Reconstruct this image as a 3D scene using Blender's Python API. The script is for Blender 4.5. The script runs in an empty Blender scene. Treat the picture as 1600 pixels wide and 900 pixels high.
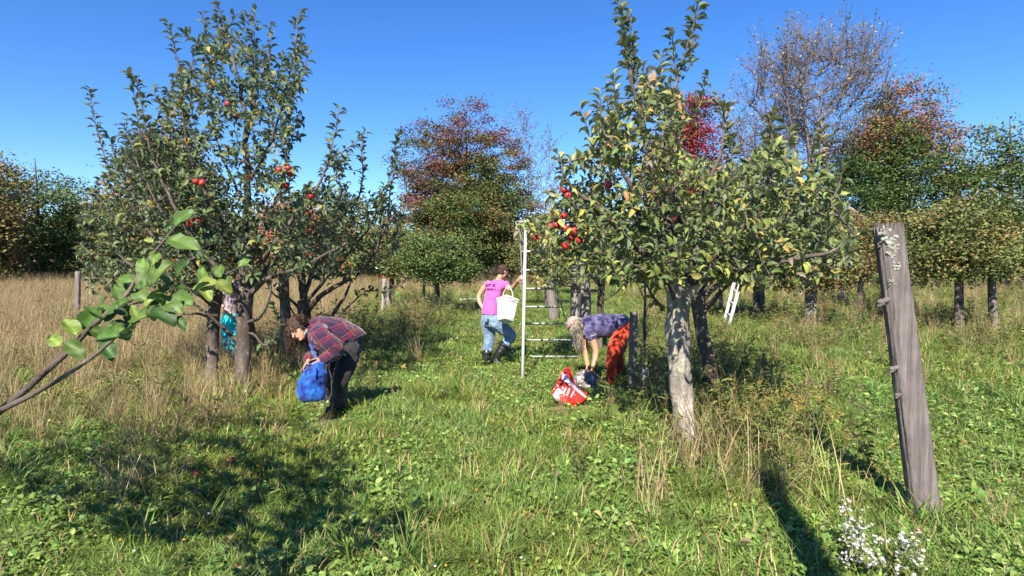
import bpy, math, random
import numpy as np
from mathutils import Vector, Matrix

random.seed(7)
RS = np.random.RandomState(11)
SC = bpy.context.scene
COL = SC.collection

# ------------------------------------------------------------------ camera
FPX = 906.0                                   # focal length in pixels of the 1600 px frame
PITCH = math.radians(2.34)
CAMZ = 1.6
cam_d = bpy.data.cameras.new('camera')
cam_d.sensor_width = 36.0
cam_d.lens = FPX / 1600.0 * 36.0
cam_d.clip_start = 0.05
cam_d.clip_end = 2000.0
cam = bpy.data.objects.new('camera', cam_d)
COL.objects.link(cam)
cam.location = (0, 0, CAMZ)
cam.rotation_euler = (math.pi / 2 - PITCH, 0, 0)
SC.camera = cam

# ------------------------------------------------------------------ light
SUN_EL = math.radians(41.0)
SUN_ROT = math.radians(194.0)                 # behind the camera, a little to its left
world = bpy.data.worlds.new('World')
SC.world = world
world.use_nodes = True
wn = world.node_tree
sky = wn.nodes.new('ShaderNodeTexSky')
sky.sky_type = 'NISHITA'
sky.sun_disc = False
sky.sun_elevation = SUN_EL
sky.sun_rotation = SUN_ROT
sky.altitude = 1800.0
sky.air_density = 1.0
sky.dust_density = 0.1
sky.ozone_density = 4.0
hs = wn.nodes.new('ShaderNodeHueSaturation')
hs.inputs['Saturation'].default_value = 1.25
hs.inputs['Hue'].default_value = 0.509
wn.links.new(sky.outputs[0], hs.inputs['Color'])
wn.links.new(hs.outputs[0], wn.nodes['Background'].inputs[0])
wn.nodes['Background'].inputs[1].default_value = 0.096
sun_d = bpy.data.lights.new('sun', 'SUN')
sun_d.energy = 5.0
sun_d.angle = math.radians(0.53)
sun_d.color = (1.0, 0.93, 0.82)
sun = bpy.data.objects.new('sun', sun_d)
COL.objects.link(sun)
sdir = Vector((math.sin(SUN_ROT) * math.cos(SUN_EL), math.cos(SUN_ROT) * math.cos(SUN_EL), math.sin(SUN_EL)))
sun.rotation_euler = sdir.to_track_quat('Z', 'Y').to_euler()
sun.location = (-10, -20, 30)
SC.view_settings.view_transform = 'Standard'
SC.view_settings.look = 'None'
SC.view_settings.gamma = 1.0
SC.view_settings.use_curve_mapping = False
SC.view_settings.exposure = 1.27

# ------------------------------------------------------------------ helpers: space
def gh(x, y):
    """ground height"""
    a = 0.035 * np.sin(0.8 * x + 0.35 * y) + 0.03 * np.sin(1.15 * y - 0.45 * x + 1.0) + 0.02 * np.sin(2.1 * x - 1.3 * y)
    far = np.maximum(0.0, np.sqrt(x * x + y * y) - 55.0)
    return a + 0.03 * far

def V3(*a):
    return np.array(a, dtype=float)

def P(px, py, Y):
    """the point at distance Y whose picture is at pixel px, py of the photograph"""
    x = (px - 800.0) / FPX
    v = (450.0 - py) / FPX
    d = V3(x, math.cos(PITCH) + v * math.sin(PITCH), -math.sin(PITCH) + v * math.cos(PITCH))
    s = Y / d[1]
    return V3(d[0] * s, Y, CAMZ + d[2] * s)

def GY(py, px=800):
    lo, hi = 1.0, 200.0
    for _ in range(40):
        m = 0.5 * (lo + hi)
        p = P(px, py, m)
        if p[2] > gh(p[0], p[1]):
            lo = m
        else:
            hi = m
    return 0.5 * (lo + hi)

def G(px, py):
    return P(px, py, GY(py, px))

def px_of(p):
    c, s = math.cos(PITCH), math.sin(PITCH)
    z = p[..., 2] - CAMZ
    fy = p[..., 1] * c - z * s
    uy = p[..., 1] * s + z * c
    return 800 + FPX * p[..., 0] / fy, 450 - FPX * uy / fy

def nrm(v):
    v = np.asarray(v, float)
    return v / (np.linalg.norm(v, axis=-1, keepdims=True) + 1e-9)

def wob(p, f=1.0, seed=0):
    """smooth noise -1..1 for arrays of points"""
    r = np.random.RandomState(seed + 100)
    o = np.zeros(p.shape[:-1])
    for k in range(6):
        d = nrm(r.normal(size=3)) * f * (0.7 + 0.35 * k)
        o += np.sin(p @ d * 2 * math.pi + r.uniform(0, 6.28)) / (1 + 0.45 * k)
    return o / 2.6

# ------------------------------------------------------------------ helpers: objects
def link(o, parent=None):
    COL.objects.link(o)
    if parent is not None:
        o.parent = parent
    return o

def base_of(parent):
    b = np.zeros(3)
    while parent is not None:
        b += np.array(parent.location)
        parent = parent.parent
    return b

def tag(o, label=None, cat=None, group=None, kind=None):
    if label: o['label'] = label
    if cat: o['category'] = cat
    if group: o['group'] = group
    if kind: o['kind'] = kind
    return o

def thing(name, label, cat, loc, group=None):
    o = bpy.data.objects.new(name, None)
    o.empty_display_size = 0.1
    link(o)
    o.location = tuple(float(v) for v in loc)
    return tag(o, label, cat, group)

def raw_mesh(name, V, F, smooth=True, col=None):
    """V (n,3); F one array (m,k) or list of such arrays"""
    V = np.asarray(V, dtype=np.float32)
    Fs = [np.asarray(f, dtype=np.int32) for f in (F if isinstance(F, list) else [F]) if len(f)]
    me = bpy.data.meshes.new(name)
    me.vertices.add(len(V))
    me.vertices.foreach_set('co', V.ravel())
    loops = np.concatenate([f.ravel() for f in Fs])
    tot = np.concatenate([np.full(len(f), f.shape[1], np.int32) for f in Fs])
    start = np.concatenate([[0], np.cumsum(tot)[:-1]]).astype(np.int32)
    me.loops.add(len(loops))
    me.loops.foreach_set('vertex_index', loops)
    me.polygons.add(len(tot))
    me.polygons.foreach_set('loop_start', start)
    me.polygons.foreach_set('loop_total', tot)
    if smooth:
        me.polygons.foreach_set('use_smooth', np.ones(len(tot), bool))
    if col is not None:
        c = np.ones((len(V), 4), np.float32)
        c[:, :3] = col
        a = me.color_attributes.new('Col', 'FLOAT_COLOR', 'POINT')
        a.data.foreach_set('color', c.ravel())
    me.update(calc_edges=True)
    return me

def mesh(name, V, F, mat, parent=None, smooth=True, col=None, local=False):
    V = np.asarray(V, float)
    if parent is not None and not local:
        V = V - base_of(parent)
    me = raw_mesh(name, V, F, smooth, col)
    if mat is not None:
        me.materials.append(mat)
    o = bpy.data.objects.new(name, me)
    return link(o, parent)

def top_mesh(name, V, F, mat, loc, label, cat, group=None, smooth=True, col=None):
    """a thing of one mesh, with its origin at its base"""
    V = np.asarray(V, float) - np.asarray(loc, float)
    o = mesh(name, V, F, mat, None, smooth, col)
    o.location = tuple(float(v) for v in loc)
    return tag(o, label, cat, group)

class MB:
    """collects shapes into one mesh"""
    def __init__(s):
        s.V, s.Q, s.T, s.n = [], [], [], 0
        s.C = []
    def add(s, V, Q=None, T=None, c=None):
        V = np.asarray(V, float)
        s.V.append(V)
        if Q is not None and len(Q): s.Q.append(np.asarray(Q, np.int64) + s.n)
        if T is not None and len(T): s.T.append(np.asarray(T, np.int64) + s.n)
        s.n += len(V)
        if c is not None:
            s.C.append(np.broadcast_to(np.asarray(c, float), (len(V), 3)))
        return s
    def F(s):
        o = []
        if s.Q: o.append(np.concatenate(s.Q))
        if s.T: o.append(np.concatenate(s.T))
        return o
    def build(s, name, mat, parent=None, smooth=True, **k):
        return mesh(name, np.concatenate(s.V), s.F(), mat, parent, smooth, np.concatenate(s.C) if s.C else None, **k)
    def top(s, name, mat, loc, label, cat, group=None, smooth=True):
        return top_mesh(name, np.concatenate(s.V), s.F(), mat, loc, label, cat, group, smooth, np.concatenate(s.C) if s.C else None)
    def loft(s, rings, n=12, caps=True, c=None):
        """rings: list of (centre, u, v); elliptical sections"""
        a = np.linspace(0, 2 * math.pi, n, endpoint=False)
        ca, sa = np.cos(a)[:, None], np.sin(a)[:, None]
        V = [np.asarray(ce, float) + ca * np.asarray(u, float) + sa * np.asarray(v, float) for ce, u, v in rings]
        m = len(V)
        V = np.concatenate(V)
        i = np.arange(n)
        j = (i + 1) % n
        Q = np.concatenate([np.stack([k * n + i, k * n + j, (k + 1) * n + j, (k + 1) * n + i], 1) for k in range(m - 1)])
        T = None
        if caps:
            V = np.concatenate([V, [rings[0][0], rings[-1][0]]])
            b, t = m * n, m * n + 1
            T = np.concatenate([np.stack([np.full(n, b), j, i], 1), np.stack([np.full(n, t), (m - 1) * n + i, (m - 1) * n + j], 1)])
        return s.add(V, Q, T, c)
    def tube(s, pts, rad, n=8, round_=False, flat=1.0, ref=None, caps=True, c=None):
        pts = np.asarray(pts, float)
        rad = np.broadcast_to(np.asarray(rad, float), (len(pts),))
        t = nrm(np.gradient(pts, axis=0))
        r = V3(0.13, 0.31, 0.94) if ref is None else np.asarray(ref, float)
        if ref is None and abs(np.mean(t, axis=0) @ r) > 0.8 * np.linalg.norm(np.mean(t, axis=0)):
            r = V3(0.95, 0.2, 0.1)
        u = nrm(np.cross(t, r))
        w = nrm(np.cross(t, u))
        R = [(pts[k], u[k] * rad[k], w[k] * rad[k] * flat) for k in range(len(pts))]
        if round_:
            a = []
            for f in (85, 60, 30):
                x = math.radians(f)
                a.append((pts[0] - t[0] * rad[0] * math.sin(x), u[0] * rad[0] * math.cos(x), w[0] * rad[0] * math.cos(x) * flat))
            b = []
            for f in (30, 60, 85):
                x = math.radians(f)
                b.append((pts[-1] + t[-1] * rad[-1] * math.sin(x), u[-1] * rad[-1] * math.cos(x), w[-1] * rad[-1] * math.cos(x) * flat))
            R = a + R + b
        return s.loft(R, n, caps, c)
    def ell(s, ce, u, v, w, n=14, m=9, c=None):
        R = []
        for k in range(m):
            x = math.pi * ((k + 0.35) / (m - 0.3) - 0.5)
            R.append((np.asarray(ce) + np.asarray(w) * math.sin(x), np.asarray(u) * math.cos(x), np.asarray(v) * math.cos(x)))
        return s.loft(R, n, True, c)
    def box(s, ce, u, v, w, bevel=0.0, c=None):
        """u, v, w: half axes"""
        ce, u, v, w = (np.asarray(q, float) for q in (ce, u, v, w))
        if bevel <= 0:
            S = np.array([[i, j, k] for k in (-1, 1) for j in (-1, 1) for i in (-1, 1)], float)
            V = ce + S[:, :1] * u + S[:, 1:2] * v + S[:, 2:] * w
            Q = [[0, 2, 3, 1], [4, 5, 7, 6], [0, 1, 5, 4], [2, 6, 7, 3], [0, 4, 6, 2], [1, 3, 7, 5]]
            return s.add(V, Q, None, c)
        lu, lv, lw = (np.linalg.norm(q) for q in (u, v, w))
        bu, bv, bw = 1 - bevel / lu, 1 - bevel / lv, 1 - bevel / lw
        R = []
        for kk, sc_ in ((-1, 0), (-bw, 1), (bw, 1), (1, 0)):
            q = [(1 if sc_ else bu, bv), (bu, 1 if sc_ else bv), (-bu, 1 if sc_ else bv), (-1 if sc_ else -bu, bv),
                 (-1 if sc_ else -bu, -bv), (-bu, -1 if sc_ else -bv), (bu, -1 if sc_ else -bv), (1 if sc_ else bu, -bv)]
            R.append(np.array([ce + a * u + b * v + kk * w for a, b in q]))
        V = np.concatenate(R + [[ce - w, ce + w]])
        i = np.arange(8); j = (i + 1) % 8
        Q = np.concatenate([np.stack([k * 8 + i, k * 8 + j, k * 8 + 8 + j, k * 8 + 8 + i], 1) for k in range(3)])
        T = np.concatenate([np.stack([np.full(8, 32), j, i], 1), np.stack([np.full(8, 33), 24 + i, 24 + j], 1)])
        return s.add(V, Q, T, c)

def spline(pts, n):
    """Catmull-Rom through pts, n samples"""
    p = np.asarray(pts, float)
    if len(p) == 2:
        return p[0] + np.linspace(0, 1, n)[:, None] * (p[1] - p[0])
    e = np.concatenate([[2 * p[0] - p[1]], p, [2 * p[-1] - p[-2]]])
    u = np.linspace(0, len(p) - 1 - 1e-6, n)
    k = u.astype(int)
    t = (u - k)[:, None]
    a, b, c, d = e[k], e[k + 1], e[k + 2], e[k + 3]
    return 0.5 * (2 * b + (c - a) * t + (2 * a - 5 * b + 4 * c - d) * t ** 2 + (3 * b - a - 3 * c + d) * t ** 3)

# ------------------------------------------------------------------ helpers: materials
class NT:
    def __init__(s, name):
        s.m = bpy.data.materials.new(name)
        s.m.use_nodes = True
        s.t = s.m.node_tree
        s.b = s.t.nodes['Principled BSDF']
        s.out = s.t.nodes['Material Output']
    def n(s, typ, **k):
        x = s.t.nodes.new(typ)
        for a, v in k.items():
            if a.startswith('i_'):
                x.inputs[a[2:].replace('_', ' ')].default_value = v
            else:
                setattr(x, a, v)
        return x
    def l(s, a, b):
        s.t.links.new(a, b)
    def coords(s, kind='Object'):
        return s.n('ShaderNodeTexCoord').outputs[kind]
    def world(s):
        return s.n('ShaderNodeNewGeometry').outputs['Position']
    def noise(s, vec, scale, detail=4, rough=0.55, stretch=None):
        if stretch:
            mp = s.n('ShaderNodeMapping')
            mp.inputs['Scale'].default_value = stretch
            s.l(vec, mp.inputs[0])
            vec = mp.outputs[0]
        x = s.n('ShaderNodeTexNoise')
        x.inputs['Scale'].default_value = scale
        x.inputs['Detail'].default_value = detail
        x.inputs['Roughness'].default_value = rough
        s.l(vec, x.inputs['Vector'])
        return x.outputs['Fac']
    def ramp(s, fac, stops):
        x = s.n('ShaderNodeValToRGB')
        e = x.color_ramp.elements
        while len(e) < len(stops): e.new(0.5)
        for k, (p, c) in enumerate(stops):
            e[k].position = p
            e[k].color = (*c, 1) if len(c) == 3 else c
        s.l(fac, x.inputs[0])
        return x.outputs[0]
    def mix(s, fac, a, b, mode='MIX'):
        x = s.n('ShaderNodeMix', data_type='RGBA', blend_type=mode)
        if isinstance(fac, (int, float)): x.inputs[0].default_value = fac
        else: s.l(fac, x.inputs[0])
        for v, i in ((a, 6), (b, 7)):
            if isinstance(v, tuple): x.inputs[i].default_value = (*v, 1)
            else: s.l(v, x.inputs[i])
        return x.outputs[2]
    def math(s, op, a, b=0.0):
        x = s.n('ShaderNodeMath', operation=op)
        for k, v in enumerate((a, b)):
            if isinstance(v, (int, float)): x.inputs[k].default_value = v
            else: s.l(v, x.inputs[k])
        return x.outputs[0]
    def bump(s, h, strength=0.5, dist=0.01):
        x = s.n('ShaderNodeBump')
        x.inputs['Strength'].default_value = strength
        x.inputs['Distance'].default_value = dist
        s.l(h, x.inputs['Height'])
        s.l(x.outputs[0], s.b.inputs['Normal'])
    def base(s, c):
        if isinstance(c, tuple): s.b.inputs['Base Color'].default_value = (*c, 1)
        else: s.l(c, s.b.inputs['Base Color'])
        return s
    def set(s, rough=0.7, spec=0.3, metal=0.0, sheen=0.0):
        s.b.inputs['Roughness'].default_value = rough
        s.b.inputs['Specular IOR Level'].default_value = spec
        s.b.inputs['Metallic'].default_value = metal
        if sheen: s.b.inputs['Sheen Weight'].default_value = sheen
        return s

def leaf_mat(name, trans=0.25, rough=0.5, spec=0.35, hue=0.03, val=0.3, patch=None, under=None, spots=False):
    """reads the colour stored on the leaves; every instance shifts it a little"""
    k = NT(name)
    a = k.n('ShaderNodeAttribute', attribute_name='Col')
    oi = k.n('ShaderNodeObjectInfo')
    h = k.n('ShaderNodeHueSaturation')
    k.l(a.outputs['Color'], h.inputs['Color'])
    mr = k.n('ShaderNodeMapRange')
    mr.inputs[3].default_value = 0.5 - hue
    mr.inputs[4].default_value = 0.5 + hue
    k.l(oi.outputs['Random'], mr.inputs[0])
    k.l(mr.outputs[0], h.inputs['Hue'])
    wn_ = k.n('ShaderNodeTexWhiteNoise', noise_dimensions='1D')
    k.l(oi.outputs['Random'], wn_.inputs['W'])
    mv = k.n('ShaderNodeMapRange')
    mv.inputs[3].default_value = 1 - val
    mv.inputs[4].default_value = 1 + val
    k.l(wn_.outputs['Value'], mv.inputs[0])
    k.l(mv.outputs[0], h.inputs['Value'])
    c = h.outputs[0]
    if patch:
        f = k.noise(k.world(), patch[0], 3, 0.6)
        f = k.ramp(f, [(0.42, (0, 0, 0)), (0.62, (1, 1, 1))])
        c = k.mix(f, c, k.mix(1.0, c, patch[1], 'MULTIPLY'))
    if spots:
        f = k.noise(k.world(), 55, 4, 0.65)
        c = k.mix(k.ramp(f, [(0.6, (0, 0, 0)), (0.74, (0.55, 0.55, 0.55))]), c, (0.16, 0.10, 0.045))
        f = k.noise(k.world(), 9, 3, 0.6)
        c = k.mix(k.ramp(f, [(0.35, (0, 0, 0)), (0.75, (0.4, 0.4, 0.4))]), c, k.mix(1.0, c, (1.5, 1.25, 0.8), 'MULTIPLY'))
    if under:
        geo = k.n('ShaderNodeNewGeometry')
        c = k.mix(geo.outputs['Backfacing'], c, k.mix(under[1], c, under[0]))
    k.base(c).set(rough, spec)
    tr = k.n('ShaderNodeBsdfTranslucent')
    k.l(c, tr.inputs['Color'])
    ms = k.n('ShaderNodeMixShader')
    ms.inputs[0].default_value = trans
    k.l(k.b.outputs[0], ms.inputs[1])
    k.l(tr.outputs[0], ms.inputs[2])
    k.l(ms.outputs[0], k.out.inputs['Surface'])
    return k.m

def bark_mat(name, dark, light, scale=9.0, lichen=None, bump=0.7):
    k = NT(name)
    o = k.coords()
    n1 = k.noise(o, scale, 6, 0.65, (1, 1, 0.22))
    n2 = k.noise(o, scale * 0.35, 4, 0.6)
    c = k.ramp(n1, [(0.3, dark), (0.68, light)])
    c = k.mix(k.ramp(n2, [(0.4, (0, 0, 0)), (0.7, (0.6, 0.6, 0.6))]), c, tuple(0.62 * v for v in dark))
    n3 = k.noise(o, scale * 1.3, 5, 0.7)
    c = k.mix(k.ramp(n3, [(0.56, (0, 0, 0)), (0.66, (0.75, 0.75, 0.75))]), c, lichen or tuple(min(0.5, 1.5 * v) for v in light))
    k.base(c).set(0.9, 0.15)
    k.bump(k.mix(0.5, n1, n3), bump, 0.05)
    return k.m

def plain(name, c, rough=0.6, spec=0.3, metal=0.0, vary=0.12, scale=12.0, bump=0.0, stretch=None):
    k = NT(name)
    f = k.noise(k.coords(), scale, 4, 0.6, stretch)
    k.base(k.ramp(f, [(0.3, tuple(v * (1 - vary) for v in c)), (0.7, tuple(min(1, v * (1 + vary)) for v in c))])).set(rough, spec, metal)
    if bump: k.bump(f, bump, 0.01)
    return k.m

M_bark_dark = bark_mat('bark_dark', (0.055, 0.042, 0.034), (0.17, 0.14, 0.115))
M_bark_mid = bark_mat('bark_grey', (0.10, 0.08, 0.065), (0.27, 0.225, 0.185))
M_bark_twig = bark_mat('bark_twig', (0.12, 0.095, 0.085), (0.25, 0.21, 0.19), 20, bump=0.2)
M_bark_bare = bark_mat('bark_pale_grey', (0.11, 0.085, 0.085), (0.24, 0.20, 0.20), 4, bump=0.2)
M_leaf_apple = leaf_mat('apple_leaf', 0.22, 0.5, 0.25, 0.012, 0.15, under=((0.26, 0.30, 0.20), 0.5), spots=True)
M_leaf_far = leaf_mat('far_leaf', 0.25, 0.6, 0.2, 0.0, 0.0)
M_apple = None

# ------------------------------------------------------------------ ground
def build_ground():
    n = 150
    t = np.linspace(-1, 1, n)
    g = np.sign(t) * (np.abs(t) ** 2.6) * 420
    X, Y = np.meshgrid(g, g + 6)
    Z = gh(X, Y) - 0.015
    V = np.stack([X.ravel(), Y.ravel(), Z.ravel()], 1)
    i, j = np.meshgrid(np.arange(n - 1), np.arange(n - 1))
    k = (j * n + i).ravel()
    Q = np.stack([k, k + 1, k + n + 1, k + n], 1)
    m = NT('meadow_soil')
    w = m.world()
    a = m.noise(w, 0.25, 5, 0.6)
    b = m.noise(w, 5.0, 6, 0.7)
    c1 = m.ramp(b, [(0.3, (0.05, 0.07, 0.018)), (0.55, (0.10, 0.13, 0.035)), (0.75, (0.19, 0.17, 0.08))])
    c2 = m.ramp(b, [(0.3, (0.09, 0.09, 0.03)), (0.7, (0.26, 0.21, 0.11))])
    m.base(m.mix(m.ramp(a, [(0.45, (0, 0, 0)), (0.65, (1, 1, 1))]), c1, c2)).set(0.95, 0.1)
    m.bump(b, 0.8, 0.05)
    o = mesh('ground', V, Q, m.m)
    o['kind'] = 'structure'
build_ground()

# ------------------------------------------------------------------ leaves
def leaf_template(width=0.5, fold=0.34, droop=0.28, fine=True):
    if fine:
        y = [0.0, 0.3, 0.66, 1.0]
        h = [0, width * 0.46, width * 0.42, 0]
        z = [0, 0.03, -0.03, -droop]
        V = [(0, y[0], z[0]), (0, y[1], z[1]), (0, y[2], z[2]), (0, y[3], z[3])]
        for sg in (-1, 1):
            V += [(sg * h[1], y[1] + 0.03, z[1] + fold * 0.6), (sg * h[2], y[2], z[2] + fold * 0.5)]
        V = np.array(V, float)
        T = np.array([[0, 4, 1], [1, 4, 5], [1, 5, 2], [2, 5, 3], [0, 1, 6], [1, 7, 6], [1, 2, 7], [2, 3, 7]])
        T = T[:, ::-1]
        return V, T
    V = np.array([(0, 0, 0), (width * 0.5, 0.48, fold * 0.5), (0, 1, -droop), (-width * 0.5, 0.48, fold * 0.5)], float)
    return V, np.array([[0, 1, 2], [0, 2, 3]])

def leaf_frames(axis, normal):
    y = nrm(axis)
    x = nrm(np.cross(y, normal))
    z = np.cross(x, y)
    return x, y, z

def leaves_mesh(pos, axis, normal, size, tmpl, color):
    TV, TF = tmpl
    x, y, z = leaf_frames(axis, normal)
    s = size[:, None, None]
    V = pos[:, None, :] + s * (TV[None, :, 0:1] * x[:, None] + TV[None, :, 1:2] * y[:, None] + TV[None, :, 2:3] * z[:, None])
    n, k = len(pos), len(TV)
    F = (TF[None] + (np.arange(n) * k)[:, None, None]).reshape(-1, TF.shape[1])
    C = np.repeat(color, k, axis=0)
    return V.reshape(-1, 3), F, C

# ------------------------------------------------------------------ growing branches
class Skel:
    def __init__(s):
        s.P = []            # node positions (list of arrays)
        s.paths = []        # dict(pts, parent, main, shoot)
        s.owner = []
    def add(s, pts, parent=-1, **k):
        d = dict(pts=np.asarray(pts, float), parent=parent, main=False, shoot=False, cnt=1, rad=None)
        d.update(k)
        s.paths.append(d)
        s.P.append(d['pts'])
        s.owner.append(np.full(len(d['pts']), len(s.paths) - 1))
        return len(s.paths) - 1
    def grow(s, targets, rng, step=0.1, lift=0.12, down=0.6, skip=0, wig=0.05, maxlen=None):
        N = np.concatenate(s.P)
        O = np.concatenate(s.owner)
        t0 = np.array([np.min(((N - t) ** 2).sum(1)) for t in targets])
        cap = len(N) + len(targets) * 24
        B = np.zeros((cap, 3)); B[:len(N)] = N
        W = np.zeros(cap, int); W[:len(N)] = O
        ok = np.zeros(cap, bool); ok[:len(N)] = O >= skip
        n = len(N)
        for k in np.argsort(t0):
            t = targets[k]
            d = B[:n] - t
            c = np.sqrt((d ** 2).sum(1)) + down * np.maximum(0, d[:, 2])
            c[~ok[:n]] = 1e9
            i = int(np.argmin(c))
            p0 = B[i]
            L = np.linalg.norm(t - p0)
            if L < 1e-3 or (maxlen and L > maxlen): continue
            m = int(min(20, max(3, round(L / step) + 1)))
            mid = 0.5 * (p0 + t) + V3(0, 0, -lift * L) + rng.normal(size=3) * wig * L
            u = np.linspace(0, 1, m)[:, None]
            pts = (1 - u) ** 2 * p0 + 2 * u * (1 - u) * mid + u * u * t
            pts[1:-1] += rng.normal(size=(m - 2, 3)) * wig * 0.12 * L if m > 2 else 0
            q = s.add(pts, int(W[i]))
            a = pts[1:]
            B[n:n + len(a)] = a; W[n:n + len(a)] = q; ok[n:n + len(a)] = True
            n += len(a)
    def radii(s, tip, power=0.45, cap=1e9):
        for p in reversed(s.paths):
            if p['parent'] >= 0:
                s.paths[p['parent']]['cnt'] += p['cnt']
        for p in s.paths:
            if p['rad'] is None:
                r = min(cap, tip * max(1.0, p['cnt']) ** power)
                p['rad'] = np.linspace(r, tip * 0.7, len(p['pts']))

def along(paths, spacing, rng, f0=0.25, minlen=0.0):
    """points and tangents on the outer part of each path"""
    A, T, K = [], [], []
    for q, p in enumerate(paths):
        pts = p['pts']
        seg = np.linalg.norm(np.diff(pts, axis=0), axis=1)
        L = np.concatenate([[0], np.cumsum(seg)])
        if L[-1] < 1e-4: continue
        st = L[-1] * (p.get('f0', f0))
        x = np.arange(st + rng.uniform(0, spacing), L[-1], spacing)
        x = np.concatenate([x, [L[-1] - 1e-4]])
        k = np.clip(np.searchsorted(L, x) - 1, 0, len(seg) - 1)
        f = ((x - L[k]) / (seg[k] + 1e-9))[:, None]
        A.append(pts[k] * (1 - f) + pts[k + 1] * f)
        T.append((pts[k + 1] - pts[k]) / (seg[k][:, None] + 1e-9))
        K.append(np.full(len(x), q))
    return np.concatenate(A), np.concatenate(T), np.concatenate(K)

def in_poly(x, y, poly):
    c = np.zeros(len(x), bool)
    j = len(poly) - 1
    for i in range(len(poly)):
        xi, yi = poly[i]; xj, yj = poly[j]
        c ^= ((yi > y) != (yj > y)) & (x < (xj - xi) * (y - yi) / (yj - yi + 1e-9) + xi)
        j = i
    return c

def palette(n, pal, rng, pos=None, f=0.9, seed=0):
    """pal: list of (weight, colour); neighbouring leaves tend to share a colour"""
    w = np.cumsum([p[0] for p in pal]); w = w / w[-1]
    u = rng.uniform(0, 1, n)
    if pos is not None:
        v = 0.5 + 0.5 * wob(pos, f, seed)
        u = np.clip(0.55 * u + 0.45 * v, 0, 0.999)
        u = np.argsort(np.argsort(u)) / max(1, n)
    k = np.clip(np.searchsorted(w, u), 0, len(pal) - 1)
    c = np.array([p[1] for p in pal])[k]
    return np.clip(c * rng.uniform(0.75, 1.25, (n, 1)) * rng.uniform(0.93, 1.07, (n, 3)), 0.005, 0.9)

APPLE_PAL = [(34, (0.055, 0.085, 0.04)), (36, (0.085, 0.12, 0.05)), (20, (0.12, 0.16, 0.055)), (6, (0.20, 0.20, 0.05)), (4, (0.30, 0.25, 0.06)), (2, (0.24, 0.13, 0.06))]
LEAF_T = leaf_template()
LEAF_LO = leaf_template(0.6, 0.2, 0.15, False)

def trunk_tube(mb, pts, rad, n=20, lump=0.1, seed=0, flare=0.35):
    """bark-rough trunk along pts"""
    L = np.linalg.norm(np.diff(pts, axis=0), axis=1).sum()
    m = max(8, int(L / 0.035))
    c = spline(pts, m)
    r = np.interp(np.linspace(0, 1, m), np.linspace(0, 1, len(rad)), rad)
    z = np.linspace(0, L, m)
    r = r * (1 + flare * np.exp(-z / 0.16))
    t = nrm(np.gradient(c, axis=0))
    u = nrm(np.cross(t, V3(0.05, 1, 0.02)))
    w = np.cross(t, u)
    a = np.linspace(0, 2 * math.pi, n, endpoint=False)
    rng = np.random.RandomState(seed)
    ph = rng.uniform(0, 6.28, 6)
    V = np.zeros((m, n, 3))
    for i in range(n):
        x = a[i]
        q = np.stack([np.full(m, math.cos(x) * 0.5), np.full(m, math.sin(x) * 0.5), z], 1)
        k = 1 + lump * wob(q, 1.1, seed) + 0.5 * lump * wob(q * V3(2.6, 2.6, 0.8), 2.0, seed + 3) + 0.35 * lump * wob(q * V3(5, 5, 1.2), 3.1, seed + 5)
        V[:, i] = c + (u * math.cos(x) + w * math.sin(x)) * (r * k)[:, None]
    i = np.arange(n); j = (i + 1) % n
    Q = np.concatenate([np.stack([k * n + i, k * n + j, (k + 1) * n + j, (k + 1) * n + i], 1) for k in range(m - 1)])
    VV = np.concatenate([V.reshape(-1, 3), [c[-1] + t[-1] * r[-1] * 0.4]])
    T = np.stack([np.full(n, m * n), (m - 1) * n + i, (m - 1) * n + j], 1)
    mb.add(VV, Q, T)

def PX(lst, D):
    return np.array([P(a, b, D + (q[0] if q else 0)) for a, b, *q in lst])

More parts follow.
